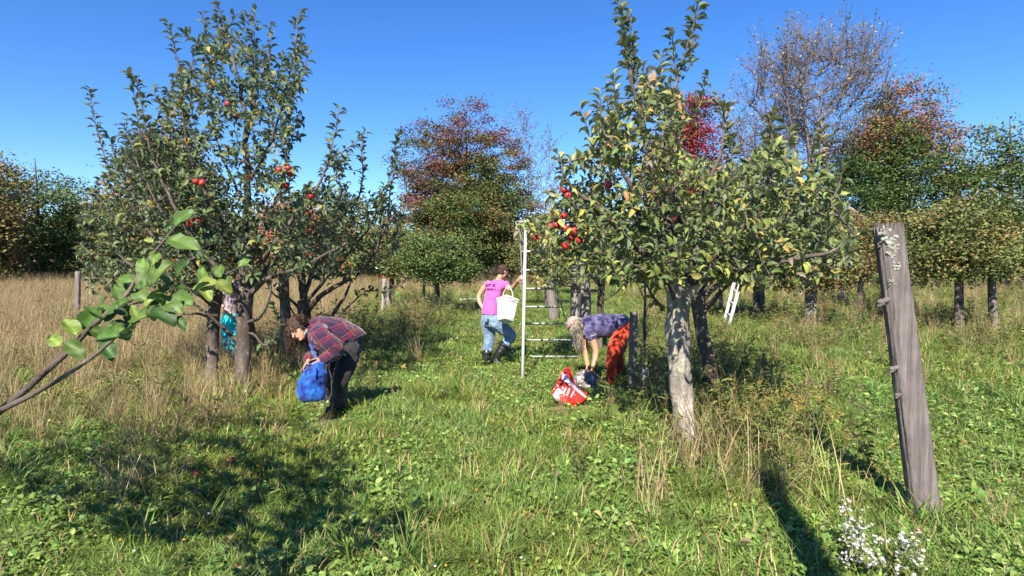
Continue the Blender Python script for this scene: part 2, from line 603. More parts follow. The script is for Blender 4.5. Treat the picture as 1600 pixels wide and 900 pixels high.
def apple_tree(label, D, trunk, trad, limbs, poly, ntw, seed, shoots=(), dr=1.2, bark=None, leaf=(0.075, 0.115), spacing=0.03,
               pal=None, nparts=300, apples=(), lump=0.1, group='apple trees in the orchard rows', limb_bark=None, name='apple_tree',
               lo=False, maxlen=1.5, twig=0.0026, apple_r=0.043, doff=0.0, limb_leaf=0.0125, extra=()):
    rng = np.random.RandomState(seed)
    bark = bark or M_bark_dark
    tp = PX(trunk, D)
    loc = tp[0].copy()
    loc[2] = gh(loc[0], loc[1])
    tp[0, 2] = loc[2] - 0.06
    t = thing(name, label, 'tree', loc, group)
    mb = MB()
    trunk_tube(mb, tp, trad, 22 if not lo else 10, lump, seed)
    mb.build('trunk', bark, t)
    S = Skel()
    S.add(spline(tp, 14), main=True, rad=np.zeros(14), limb=-1)
    roots = []
    for li, (pl, r0, r1) in enumerate(limbs):
        pts = PX(pl, D)
        m = max(8, int(np.linalg.norm(np.diff(pts, axis=0), axis=1).sum() / 0.05))
        c = spline(pts, m)
        env = np.minimum(1, np.linspace(0, 6, m))[:, None]
        c += env * 0.02 * np.stack([wob(c, 2.2, seed + li), wob(c, 2.2, seed + li + 9), wob(c, 2.2, seed + li + 17)], 1)
        q = S.add(c, 0, main=True, rad=np.linspace(r0, r1, m), limb=li)
        roots.append(q)
    for pl in shoots:
        pts = PX(pl, D)
        c = spline(pts, 14)
        # every shoot springs from the nearest wood
        N = np.concatenate(S.P); O = np.concatenate(S.owner)
        i = int(np.argmin(((N - c[0]) ** 2).sum(1) + 4 * np.maximum(0, N[:, 2] - c[0][2]) ** 2))
        if np.linalg.norm(N[i] - c[0]) > 0.02:
            c = spline(np.concatenate([[N[i]], c[::3], [c[-1]]]), 18)
        S.add(c, int(O[i]), shoot=True, rad=np.linspace(0.0085, 0.0028, len(c)), f0=0.12)
    # twigs towards points spread through the crown
    x0, y0 = np.min(poly, 0); x1, y1 = np.max(poly, 0)
    T = []
    while len(T) < ntw:
        x = rng.uniform(x0, x1, 400); y = rng.uniform(y0, y1, 400)
        ok = in_poly(x, y, poly)
        xm = 0.5 * (x0 + x1)
        e = np.sqrt(np.clip(1 - ((x - xm) / (0.5 * (x1 - x0) + 1)) ** 2, 0.05, 1))
        dd = rng.uniform(-1, 1, 400) * dr * e + doff
        for k in np.where(ok)[0]:
            T.append(P(x[k], y[k], D + dd[k]))
    T = np.array(T[:ntw])
    for pg, m, d0, d1 in extra:
        x = rng.uniform(*[f(q[0] for q in pg) for f in (min, max)], 4000); y = rng.uniform(*[f(q[1] for q in pg) for f in (min, max)], 4000)
        k = np.where(in_poly(x, y, pg))[0][:m]
        T = np.concatenate([T, [P(x[i], y[i], rng.uniform(d0, d1)) for i in k]])
    if len(apples):
        ap = np.array([P(x, y, D + dd) for x, y, dd in apples])
        T = np.concatenate([T, ap + V3(0, 0, .05), ap + rng.normal(size=ap.shape) * .09 + V3(0, .05, .07), ap + rng.normal(size=ap.shape) * .11])
    S.grow(T, rng, 0.09, 0.10, 0.5, 1, 0.07, maxlen)
    S.radii(twig, 0.5, 0.03)
    # wood: each limb with its twigs is a part
    for p in S.paths:
        if 'limb' not in p:
            p['limb'] = S.paths[p['parent']]['limb'] if p['parent'] >= 0 else -1
    for li in range(-1, len(limbs)):
        mb = MB()
        cnt = 0
        for p in S.paths:
            if p['limb'] == li and not (p['main'] and li == -1):
                big = p['rad'][0] > 0.02
                mb.tube(p['pts'], np.maximum(p['rad'], 0.0018), (9 if p['main'] else 5) if not lo else 4, caps=p['main'])
                cnt += 1
        if cnt:
            mb.build('limb' if li >= 0 else 'twig', limb_bark or bark if li >= 0 else M_bark_twig, t)
    # leaves
    lp = [p for p in S.paths if not p['main']]
    for p in S.paths[1:]:
        if p['main']:                                       # the thin leading end of a limb is leafy too
            k = int(np.argmax(p['rad'] < limb_leaf))
            if p['rad'][-1] < limb_leaf and k < len(p['pts']) - 2:
                lp.append(dict(pts=p['pts'][k:], shoot=True, f0=0.0))
    A, Tn, K = along(lp, spacing, rng, 0.2)
    sh = np.array([p['shoot'] for p in lp])[K]
    n = len(A)
    rad = nrm(rng.normal(size=(n, 3)))
    rad = nrm(rad - (rad * Tn).sum(1, keepdims=True) * Tn)
    ax = nrm(0.45 * Tn + 0.95 * rad + V3(0, 0, 0.15) + 0.2 * rng.normal(size=(n, 3)))
    nm = nrm(V3(0, 0, 0.75) + 0.55 * Tn + 0.4 * rng.normal(size=(n, 3)))
    sz = rng.uniform(*leaf, n) * np.where(sh, 1.15, 1.0)
    A = A + ax * 0.012
    C = palette(n, pal or APPLE_PAL, rng, A, 0.8, seed)
    tm = LEAF_LO if lo else LEAF_T
    idx = np.zeros(n, bool)
    if nparts:
        px, py = px_of(A)
        vis = (px > 0) & (px < 1600) & (py > 0) & (py < 900)
        score = sz / A[:, 1] - np.where(vis, 0, 10)
        # leaves on the near side of the crown come first
        idx[np.argsort(-score)[:min(nparts, n)]] = True
        K_ = 6
        cols = C[idx]
        lum = cols.sum(1)
        grp = np.argsort(np.argsort(lum)) * K_ // len(lum)
        mes = []
        for g in range(K_):
            sel = cols[grp == g]
            w = leaf_template(0.42 + 0.025 * g, 0.16 + 0.06 * ((g * 5) % 6), 0.1 + 0.07 * ((g * 3) % 6))
            me = raw_mesh('leaf', w[0], w[1], True, np.repeat(sel.mean(0)[None], len(w[0]), 0))
            me.materials.append(M_leaf_apple)
            mes.append(me)
        x, y, z = leaf_frames(ax[idx], nm[idx])
        b = base_of(t)
        for k, (pp, s) in enumerate(zip(A[idx], sz[idx])):
            o = bpy.data.objects.new('leaf', mes[grp[k]])
            link(o, t)
            o.matrix_local = Matrix(((x[k][0] * s, y[k][0] * s, z[k][0] * s, pp[0] - b[0]), (x[k][1] * s, y[k][1] * s, z[k][1] * s, pp[1] - b[1]),
                                     (x[k][2] * s, y[k][2] * s, z[k][2] * s, pp[2] - b[2]), (0, 0, 0, 1)))
    r = ~idx
    if r.any():
        V, F, CC = leaves_mesh(A[r], ax[r], nm[r], sz[r], tm, C[r])
        mesh('crown', V, F, M_leaf_apple, t, False, CC)['kind'] = 'stuff'
    for (px, py, dd) in apples:
        make_apple(P(px, py, D + dd), rng, t, apple_r)
    return t

# ------------------------------------------------------------------ apples
def apple_material():
    m = NT('apple_skin')
    o = m.coords()
    oi0 = m.n('ShaderNodeObjectInfo')
    ad = m.n('ShaderNodeVectorMath', operation='ADD')
    m.l(o, ad.inputs[0]); m.l(oi0.outputs['Location'], ad.inputs[1])
    f = m.noise(ad.outputs[0], 1.3, 4, 0.65)
    oi = m.n('ShaderNodeObjectInfo')
    c = m.ramp(f, [(0.35, (0.26, 0.008, 0.014)), (0.52, (0.38, 0.02, 0.025)), (0.66, (0.46, 0.12, 0.05)), (0.8, (0.48, 0.30, 0.09))])
    c = m.mix(m.math('MULTIPLY', oi.outputs['Random'], 0.35), c, (0.22, 0.004, 0.012))
    m.base(c).set(0.4, 0.4)
    return m.m
M_apple = apple_material()
M_stem = plain('apple_stem', (0.10, 0.07, 0.04), 0.8)
_ap = {}
def apple_mesh(r=1.0):
    if 'a' not in _ap:
        prof = [(0.0, 0.72), (0.12, 0.76), (0.35, 0.93), (0.62, 0.93), (0.87, 0.68), (1.0, 0.25), (0.98, -0.18), (0.82, -0.58), (0.56, -0.86), (0.3, -0.94), (0.1, -0.86), (0.0, -0.84)]
        mb = MB()
        mb.loft([(V3(0, 0, z), V3(x + 1e-3, 0, 0), V3(0, x + 1e-3, 0)) for x, z in prof][::-1], 14)
        V = np.concatenate(mb.V)
        me = raw_mesh('apple', V, mb.F())
        me.materials.append(M_apple)
        sb = MB()
        sb.tube(np.array([(0, 0, 0.72), (0.05, 0.02, 1.05), (0.12, 0.05, 1.35)]), [0.06, 0.045, 0.06], 5)
        sm = raw_mesh('stem', np.concatenate(sb.V), sb.F())
        sm.materials.append(M_stem)
        _ap['a'], _ap['s'] = me, sm
    return _ap['a'], _ap['s']

def make_apple(p, rng, parent=None, r=0.043, stem=True):
    a, s = apple_mesh()
    o = bpy.data.objects.new('apple', a)
    link(o, parent)
    b = base_of(parent)
    o.location = tuple(np.asarray(p) - b)
    k = r * rng.uniform(0.9, 1.12)
    o.scale = (k, k, k * rng.uniform(0.9, 1.0))
    o.rotation_euler = (rng.uniform(-0.4, 0.4), rng.uniform(-0.4, 0.4), rng.uniform(0, 6))
    if stem:
        q = bpy.data.objects.new('stem', s)
        link(q, o)
    return o

# ------------------------------------------------------------------ the near apple trees
M_bark_right = bark_mat('bark_lichen', (0.13, 0.105, 0.085), (0.54, 0.48, 0.40), 11.0, (0.42, 0.43, 0.27), 1.0)
DB = GY(612, 380)
PAL_L = [(34, (0.055, 0.09, 0.040)), (36, (0.09, 0.135, 0.05)), (20, (0.14, 0.18, 0.056)), (5, (0.19, 0.19, 0.045)), (4, (0.30, 0.24, 0.05)), (2, (0.25, 0.12, 0.05))]
apple_tree('tall apple tree with a straight leader and red apples, left of the person in plaid', DB,
    [(381, 612), (380, 575), (381, 530), (381, 490), (382, 452)], [0.100, 0.093, 0.09, 0.095, 0.105],
    [([(380, 462), (382, 430), (385, 380), (386, 330), (386, 280), (384, 230), (384, 190), (376, 140), (362, 80), (350, 35), (342, 8)], 0.062, 0.004),
     ([(382, 400), (345, 340, -.3), (305, 270, -.45), (287, 190, -.5), (281, 120, -.5), (266, 32, -.5)], 0.024, 0.004),
     ([(385, 325), (355, 265, .2), (335, 190, .3), (326, 110, .3), (318, 22, .3)], 0.02, 0.004),
     ([(385, 290), (415, 240, -.2), (436, 180, -.3), (455, 110, -.3), (468, 20, -.3)], 0.022, 0.004),
     ([(384, 225), (398, 160, .2), (396, 90, .3), (398, 18, .3)], 0.015, 0.004),
     ([(382, 445), (425, 385, -.5), (470, 330, -.7), (512, 260, -.7), (532, 172, -.7)], 0.036, 0.004),
     ([(378, 470), (335, 415, -.4), (285, 345, -.6), (240, 250, -.6), (212, 122, -.6)], 0.036, 0.004),
     ([(373, 535), (350, 515, -.1), (330, 495, -.2), (302, 470, -.25), (272, 442, -.3), (240, 400, -.3)], 0.03, 0.006),
     ([(384, 468), (410, 440, -.2), (450, 425, -.4), (500, 402, -.6), (545, 378, -.7)], 0.04, 0.008),
     ([(384, 505), (405, 497, -.2), (418, 470, -.3), (422, 440, -.35), (440, 400, -.4)], 0.026, 0.007),
     ([(381, 440), (365, 380, .6), (330, 320, 1.0), (310, 240, 1.2)], 0.034, 0.006),
     ([(383, 430), (410, 360, .7), (440, 290, 1.1), (455, 220, 1.2)], 0.034, 0.006),
     ([(382, 455), (440, 400, .6), (500, 360, .9), (560, 310, 1.0), (566, 215, 1.0)], 0.036, 0.005),
     ([(386, 520), (398, 524, -.2), (412, 540, -.3), (425, 535, -.4), (433, 510, -.45), (430, 480, -.5)], 0.016, 0.005)],
    [(215, 170), (250, 190), (275, 100), (300, 110), (325, 60), (345, 40), (395, 60), (440, 110), (470, 60), (478, 200), (440, 250), (460, 330), (520, 230), (545, 240), (555, 330), (530, 420), (470, 430), (430, 440), (340, 430), (262, 420), (215, 330)],
    760, 21,
    shoots=[[(325, 90, .3), (300, 60, .3), (283, 52, .3)], [(455, 130, -.3), (475, 110, -.3), (482, 78, -.3)], [(345, 60), (365, 30), (372, 20)],
            [(530, 240, -.7), (556, 222, -.7), (570, 208, -.7)], [(250, 260, -.6), (222, 215, -.6), (205, 118, -.6)], [(405, 150, .3), (422, 90, .3), (420, 40, .3)],
            [(330, 150, .3), (342, 80, .3), (352, 45, .3)], [(300, 180, -.4), (297, 120, -.4), (306, 70, -.4)], [(360, 110), (352, 60), (335, 30)], [(420, 200, -.2), (430, 130, -.2), (442, 92, -.2)], [(270, 200, -.5), (252, 165, -.5), (238, 140, -.5)], [(390, 110, .2), (383, 60, .2), (390, 25, .2)]],
    dr=1.25, leaf=(0.065, 0.105), spacing=0.026, pal=PAL_L, lump=0.1,
    apples=[(356, 163, -.75), (368, 182, -.75), (390, 278, -.95), (436, 266, -1.1), (450, 263, -1.1), (453, 271, -1.08), (447, 290, -1.1), (306, 284, -1.25), (316, 286, -1.25), (485, 307, -1.15), (297, 350, -1.2), (310, 345, -1.1)], apple_r=0.035)

apple_tree('apple tree with bare grey trunk, leftmost of two trunks by the person in turquoise', GY(606, 330) + 0.1,
    [(328, 612), (331, 575), (332, 530), (334, 490), (338, 458)], [0.085, 0.078, 0.074, 0.074, 0.08],
    [([(338, 462), (336, 420, .1), (322, 360, .3), (300, 300, .5), (280, 250, .6)], 0.05, 0.006),
     ([(337, 480), (310, 460, -.3), (275, 445, -.5), (235, 430, -.6), (190, 400, -.6), (150, 340, -.6)], 0.038, 0.006),
     ([(337, 500), (310, 490, -.1), (285, 488, -.2), (262, 462, -.3), (240, 440, -.3)], 0.02, 0.005),
     ([(340, 462), (360, 420, .3), (385, 380, .6), (400, 320, .8)], 0.04, 0.006),
     ([(338, 470), (290, 420, .5), (240, 370, .9), (200, 300, 1.1), (170, 210, 1.1)], 0.038, 0.005),
     ([(337, 475), (300, 400, -.6), (260, 340, -.9), (225, 280, -1.0), (205, 215, -1.0)], 0.03, 0.005)],
    [(120, 330), (180, 240), (230, 210), (290, 215), (340, 270), (400, 320), (405, 410), (350, 450), (280, 468), (200, 470), (120, 450)],
    620, 22, shoots=[[(200, 280, 1), (196, 220, 1), (200, 180, 1)], [(170, 260, .8), (150, 200, .8), (140, 140, .8)]],
    dr=1.2, leaf=(0.065, 0.105), spacing=0.026, pal=PAL_L, nparts=200, apples=[(303, 262, -.3)])

DC = GY(562, 476)
apple_tree('apple tree with low spreading dark limbs behind the head of the person in plaid', DC,
    [(478, 570), (477, 540), (476, 505), (475, 470)], [0.11, 0.1, 0.1, 0.11],
    [([(475, 475), (472, 430), (470, 390), (476, 340)], 0.07, 0.02),
     ([(478, 490), (500, 462, -.2), (530, 445, -.4), (560, 425, -.5), (590, 385, -.6), (608, 320, -.7), (622, 208, -.7)], 0.05, 0.005),
     ([(480, 505), (512, 496, -.2), (535, 470, -.3), (548, 440, -.3), (575, 400, -.3)], 0.045, 0.006),
     ([(481, 520), (515, 500, -.3), (545, 480, -.6), (572, 455, -.8), (605, 455, -.9), (640, 438, -.9)], 0.02, 0.005),
     ([(474, 490), (455, 470, -.1), (430, 462, -.3), (405, 420, -.3)], 0.03, 0.006),
     ([(474, 510), (460, 492, -.3), (447, 470, -.3), (430, 450, -.4)], 0.02, 0.005),
     ([(476, 460), (500, 400, .6), (530, 350, .9), (540, 290, 1.0)], 0.04, 0.006),
     ([(474, 450), (450, 390, .5), (430, 330, .9)], 0.04, 0.006),
     ([(480, 470), (540, 400, -.5), (580, 350, -.8), (600, 290, -.9)], 0.03, 0.006)],
    [(425, 330), (460, 300), (500, 290), (560, 310), (600, 300), (625, 330), (630, 380), (600, 420), (540, 440), (470, 430), (425, 410)],
    430, 23, shoots=[[(596, 330, -.7), (612, 260, -.7), (620, 210, -.7)], [(575, 330, -.7), (560, 318, -.7), (548, 316, -.7)], [(600, 340, -.7), (585, 318, -.7), (578, 305, -.7)]],
    dr=1.1, pal=PAL_L, nparts=120, spacing=0.032)

DD = GY(692, 1070)
PAL_R = [(24, (0.065, 0.10, 0.034)), (34, (0.11, 0.15, 0.044)), (24, (0.165, 0.21, 0.055)), (10, (0.25, 0.27, 0.06)), (5, (0.33, 0.27, 0.07)), (3, (0.28, 0.16, 0.07)), (2, (0.22, 0.19, 0.14))]
apple_tree('big apple tree on a pale lichen-covered trunk at right, with tall leafy shoots', DD,
    [(1072, 694), (1067, 640), (1063, 580), (1060, 520), (1062, 470), (1066, 438)], [0.10, 0.092, 0.092, 0.098, 0.115, 0.10],
    [([(1064, 445), (1052, 395), (1042, 340), (1025, 280), (1005, 200), (985, 110), (970, 3)], 0.055, 0.004),
     ([(1066, 440), (1068, 380, .2), (1055, 300, .3), (1040, 220, .3), (1058, 130, .3), (1092, 5, .3)], 0.045, 0.004),
     ([(1062, 450), (1005, 400, -.2), (960, 350, -.3), (915, 310, -.35), (885, 280, -.4), (872, 250, -.4)], 0.035, 0.004),
     ([(1068, 445), (1125, 395, -.3), (1180, 335, -.5), (1205, 270, -.55), (1206, 185, -.55)], 0.04, 0.004),
     ([(1068, 445), (1110, 432, -.3), (1160, 425, -.5), (1230, 408, -.7), (1290, 395, -.7), (1335, 370, -.7)], 0.038, 0.006),
     ([(1060, 480), (1035, 430, -.3), (1000, 415, -.5), (965, 405, -.6), (930, 395, -.6)], 0.024, 0.005),
     ([(1055, 490), (1035, 478, -.2), (1018, 455, -.2), (1003, 430, -.3), (985, 395, -.3)], 0.014, 0.004),
     ([(1066, 440), (1030, 380, .6), (990, 320, 1.0), (950, 260, 1.2), (940, 170, 1.2)], 0.04, 0.005),
     ([(1068, 440), (1100, 370, .7), (1130, 300, 1.0), (1148, 215, 1.1)], 0.04, 0.005),
     ([(1068, 442), (1170, 380, .5), (1240, 330, .7), (1280, 280, .8), (1286, 205, .8)], 0.04, 0.005),
     ([(1066, 440), (1085, 350, -.4), (1110, 280, -.6), (1128, 230, -.6), (1130, 170, -.6)], 0.03, 0.004),
     ([(1064, 440), (1010, 360, -.5), (985, 300, -.7), (960, 240, -.8), (948, 160, -.8)], 0.03, 0.004)],
    [(880, 300), (905, 240), (935, 190), (975, 150), (1000, 170), (1010, 110), (1040, 140), (1062, 130), (1070, 230), (1105, 255), (1145, 280), (1195, 215), (1225, 230), (1260, 260), (1290, 250), (1310, 300), (1335, 345), (1335, 410), (1275, 440), (1180, 445), (1100, 440), (1030, 445), (950, 440), (905, 410)],
    960, 24,
    shoots=[[(985, 130), (975, 60), (968, 2)], [(1000, 150), (990, 90), (985, 25)], [(1058, 140, .3), (1052, 80, .3), (1050, 50, .3)], [(1075, 110, .3), (1085, 50, .3), (1090, 2, .3)],
            [(1195, 280, -.5), (1200, 230, -.5), (1208, 180, -.5)], [(1270, 290, .8), (1280, 240, .8), (1285, 195, .8)], [(875, 300, -.4), (880, 265, -.4), (872, 240, -.4)],
            [(1140, 240, -.6), (1135, 190, -.6), (1120, 150, -.6)], [(945, 210, -.8), (938, 170, -.8), (942, 140, -.8)], [(1300, 320, -.6), (1312, 285, -.6), (1318, 262, -.6)], [(1020, 180), (1012, 130), (1000, 95)], [(1035, 170), (1030, 120), (1034, 85)], [(965, 210, -.5), (962, 160, -.5), (958, 120, -.5)], [(1000, 200, .3), (990, 140, .3), (978, 60, .3)], [(1085, 190, .3), (1095, 150, .3), (1108, 120, .3)], [(925, 240, -.4), (918, 200, -.4), (905, 170, -.4)], [(1225, 270, -.3), (1232, 220, -.3), (1228, 195, -.3)]],
    dr=1.15, bark=M_bark_right, limb_bark=M_bark_dark, pal=PAL_R, lump=0.36, leaf=(0.062, 0.098), spacing=0.023,
    apples=[(881, 297, -.4), (888, 306, -.4), (866, 337, -.4), (881, 337, -.45), (869, 352, -.4), (877, 354, -.4), (884, 357, -.4), (897, 361, -.4), (905, 376, -.4), (884, 384, -.45), (838, 372, .2), (951, 289, -.5), (1032, 425, -.5), (1040, 424, -.42), (893, 372, -.35), (860, 355, -.3)], apple_r=0.031)

DE = GY(628, 1116)
apple_tree('dark leaning apple trunk among the weeds, right behind the pale lichen-covered trunk', DE,
    [(1116, 632), (1112, 590), (1103, 545), (1095, 505), (1090, 465)], [0.075, 0.07, 0.07, 0.075, 0.085],
    [([(1090, 470), (1085, 430, .1), (1095, 380, .3), (1110, 320, .4)], 0.05, 0.006),
     ([(1093, 495), (1115, 470, -.1), (1135, 448, -.2), (1165, 420, -.3), (1210, 400, -.3)], 0.036, 0.006),
     ([(1090, 475), (1130, 440, .4), (1180, 420, .6), (1240, 418, .7), (1290, 400, .7)], 0.04, 0.006),
     ([(1088, 470), (1050, 430, .4), (1010, 400, .7), (985, 360, .8)], 0.034, 0.006),
     ([(1090, 465), (1150, 390, .8), (1200, 330, 1.0), (1230, 280, 1.0)], 0.036, 0.006)],
    [(980, 350), (1050, 280), (1130, 250), (1220, 270), (1290, 330), (1320, 400), (1240, 425), (1120, 430), (1010, 425)],
    420, 25, dr=1.0, pal=PAL_R, nparts=120, spacing=0.032)

DG = GY(548, 935)
apple_tree('small apple tree with the thick posts, its fruiting branch tips overlapping the tripod ladder', DG,
    [(936, 548), (937, 520), (938, 480), (940, 440)], [0.07, 0.062, 0.06, 0.065],
    [([(940, 448), (915, 425, -.2), (885, 400, -.5), (862, 378, -1.2), (842, 352, -1.8)], 0.034, 0.006),
     ([(939, 455), (900, 450, -.2), (872, 440, -1.1), (848, 418, -1.7)], 0.022, 0.005),
     ([(940, 445), (950, 400), (945, 350, .2), (935, 305, .3)], 0.036, 0.006),
     ([(940, 445), (980, 410, .2), (1010, 380, .4)], 0.03, 0.006),
     ([(940, 470), (965, 455, -.2), (990, 430, -.3), (1015, 415, -.3)], 0.02, 0.006),
     ([(940, 445), (905, 390, .5), (875, 340, .7)], 0.03, 0.006)],
    [(832, 345), (862, 318), (895, 305), (940, 296), (990, 310), (1015, 350), (1018, 420), (980, 440), (930, 440), (880, 446), (842, 432), (834, 395)],
    420, 27, dr=0.9, pal=PAL_R, nparts=100, leaf=(0.06, 0.095), spacing=0.025, maxlen=1.5, doff=-0.75, extra=[([(824, 345), (870, 335), (900, 380), (892, 436), (856, 452), (832, 440)], 110, 8.4, 9.0)])

# the tree whose branch leans into the picture from the left
DF = 0.9
apple_tree('close apple tree whose branch with large close leaves leans in at the left edge', 1.85,
    [(-480, 1250, -.75), (-470, 1000, -.75), (-460, 700, -.75), (-440, 520, -.7)], [0.09, 0.085, 0.085, 0.09],
    [([(-440, 560, -.7), (-300, 700, -.55), (-120, 720, -.3), (60, 590, -.1), (140, 515, -.03), (200, 466, 0), (238, 415, 0), (262, 375, 0), (278, 345, 0)], 0.014, 0.0026),
     ([(60, 590, -.1), (105, 548, -.05), (150, 512, .04), (230, 470, .1), (285, 462, .1), (330, 442, .12), (380, 412, .12)], 0.010, 0.0022),
     ([(-20, 650, -.19), (70, 610, -.14), (150, 552, -.1), (205, 505, -.1), (245, 480, -.1)], 0.009, 0.0025),
     ([(-440, 530, -.7), (-480, 200, -.8), (-465, 0, -.9), (-430, -180, -.9)], 0.045, 0.006),
     ([(-440, 530, -.7), (-600, 220, -1.0), (-880, -30, -1.2)], 0.04, 0.006),
     ([(-440, 530, -.7), (-400, 100, -.5), (-350, -60, -.45), (-320, -190, -.45)], 0.035, 0.006)],
    [(-1100, 330), (-950, -60), (-560, -230), (-340, -190), (-285, 0), (-360, 300), (-600, 440)],
    560, 26, limb_leaf=0.0, dr=0.8, pal=[(20, (0.07, 0.12, 0.035)), (40, (0.11, 0.17, 0.045)), (30, (0.16, 0.22, 0.06)), (10, (0.26, 0.27, 0.06))], nparts=0, spacing=0.035, lump=0.08, maxlen=0.8)

def branch_leaves():
    """the big single leaves of the close branch, each set where it grows"""
    t = [o for o in COL.objects if o.name.startswith('apple_tree') and 'large close leaves' in o.get('label', '')][0]
    b = base_of(t)
    rng = np.random.RandomState(5)
    D = 1.85
    # base pixel, tip pixel, depth shift, roll (-1..1), colour
    L = [((272, 352), (300, 322), 0, .3, 1), ((262, 372), (316, 385), 0, -.2, 2), ((258, 385), (292, 368), .03, .6, 0), ((240, 378), (222, 372), 0, -.3, 3), ((246, 396), (236, 412), -.02, .2, 2),
         ((226, 425), (246, 405), -.02, .3, 3), ((238, 412), (220, 405), 0, .6, 0), ((226, 432), (218, 396), -.03, .1, 2), ((216, 452), (266, 398), -.05, .5, 2),
         ((232, 470), (200, 446), 0, -.2, 2), ((225, 476), (254, 452), -.04, .1, 3), ((212, 478), (198, 520), -.05, .3, 0), ((232, 478), (248, 504), -.05, .5, 1), ((255, 468), (268, 490), -.03, -.4, 0),
         ((268, 464), (300, 470), -.02, .2, 1), ((290, 462), (278, 440), 0, .4, 1), ((300, 455), (334, 432), 0, .3, 3), ((318, 448), (330, 470), -.02, .2, 3), ((322, 445), (310, 412), .02, -.4, 2),
         ((338, 438), (366, 460), -.02, .3, 3), ((345, 434), (340, 408), 0, -.3, 2), ((352, 430), (350, 456), .02, .2, 1), ((372, 416), (392, 402), 0, .2, 2),
         ((205, 500), (228, 488), -.1, .3, 2), ((200, 510), (216, 498), -.1, -.3, 0), ((230, 488), (252, 478), -.1, .5, 1), ((240, 482), (275, 502), -.12, .2, 0), ((215, 498), (205, 474), -.1, .4, 3),
         ((170, 490), (196, 462), -.04, .2, 2), ((160, 498), (134, 470), -.04, .5, 1), ((140, 512), (172, 530), -.04, .2, 2), ((120, 524), (100, 490), -.05, .4, 3), ((105, 532), (130, 560), -.05, .1, 1),
         ((180, 500), (205, 535), -.05, .2, 0), ((150, 500), (190, 478), .05, .3, 2), 
         ((95, 540), (70, 520), 0, .1, 3), ((190, 470), (176, 440), 0, .3, 2), ((130, 515), (150, 480), 0, .4, 1), ((255, 470), (286, 486), -.1, .3, 2)]
    for k in range(30):
        x = rng.uniform(130, 285); y = 592 - .55 * x + rng.uniform(-60, 45) if x < 200 else rng.uniform(425, 500)
        a = rng.uniform(0, 6.28); l = rng.uniform(22, 38)
        L.append(((x, y), (x + l * math.cos(a), y + l * math.sin(a) * .8), rng.uniform(-.18, .12), rng.uniform(-.3, .6), rng.randint(3)))
    pal = [(0.032, 0.068, 0.018), (0.05, 0.098, 0.023), (0.075, 0.13, 0.03), (0.14, 0.19, 0.042)]
    mes = []
    y = np.linspace(0, 1, 15)
    for k in range(4):
        w = np.maximum(0.004, np.sin(np.pi * y ** 0.82)) ** 0.62 * 0.30
        w[0] = 0.008; w[-1] = 0.004
        V, Q = [], []
        for i, yy in enumerate(y):
            for s_ in (-1, -0.5, 0, 0.5, 1):
                z = 0.10 * (abs(s_) ** 1.2) * w[i] / 0.33 - (0.02 if s_ == 0 else 0) + 0.012 * (i % 2) * abs(s_) - 0.22 * yy ** 2 + 0.05 * math.sin(8 * yy + 3 * s_ + 2 * k)
                V.append((s_ * w[i] * (1 + (0.10 * (i % 2) if abs(s_) == 1 else 0)), yy, z))
        for i in range(14):
            for j in range(4):
                a = i * 5 + j
                Q.append((a, a + 5, a + 6, a + 1)[::-1])
        V = np.array(V)
        c = np.repeat(np.array(pal[k])[None], len(V), 0)
        c[2::5] *= 1.6
        c *= (1 + 0.10 * np.random.RandomState(k).normal(size=(len(V), 1)))                                     # paler midrib
        me = raw_mesh('leaf', V, np.array(Q), True, c)
        me.materials.append(M_leaf_apple)
        mes.append(me)
    for (a, e, dd, roll, c) in [q for q in L if q[0][0] > 60]:
        p0 = P(a[0], a[1], D + dd)
        p1 = P(e[0], e[1], D + dd + rng.uniform(-0.05, 0.03))
        ax = p1 - p0
        s = np.linalg.norm(ax) * .9
        nm = nrm(V3(roll * 0.8, -0.75, 0.75) + rng.normal(size=3) * 0.18)
        x, yv, z = leaf_frames(ax[None], nm[None])
        x, yv, z = x[0] * s, yv[0] * s, z[0] * s
        o = bpy.data.objects.new('leaf', mes[c])
        link(o, t)
        q = p0 - b
        o.matrix_local = Matrix(((x[0], yv[0], z[0], q[0]), (x[1], yv[1], z[1], q[1]), (x[2], yv[2], z[2], q[2]), (0, 0, 0, 1)))
branch_leaves()

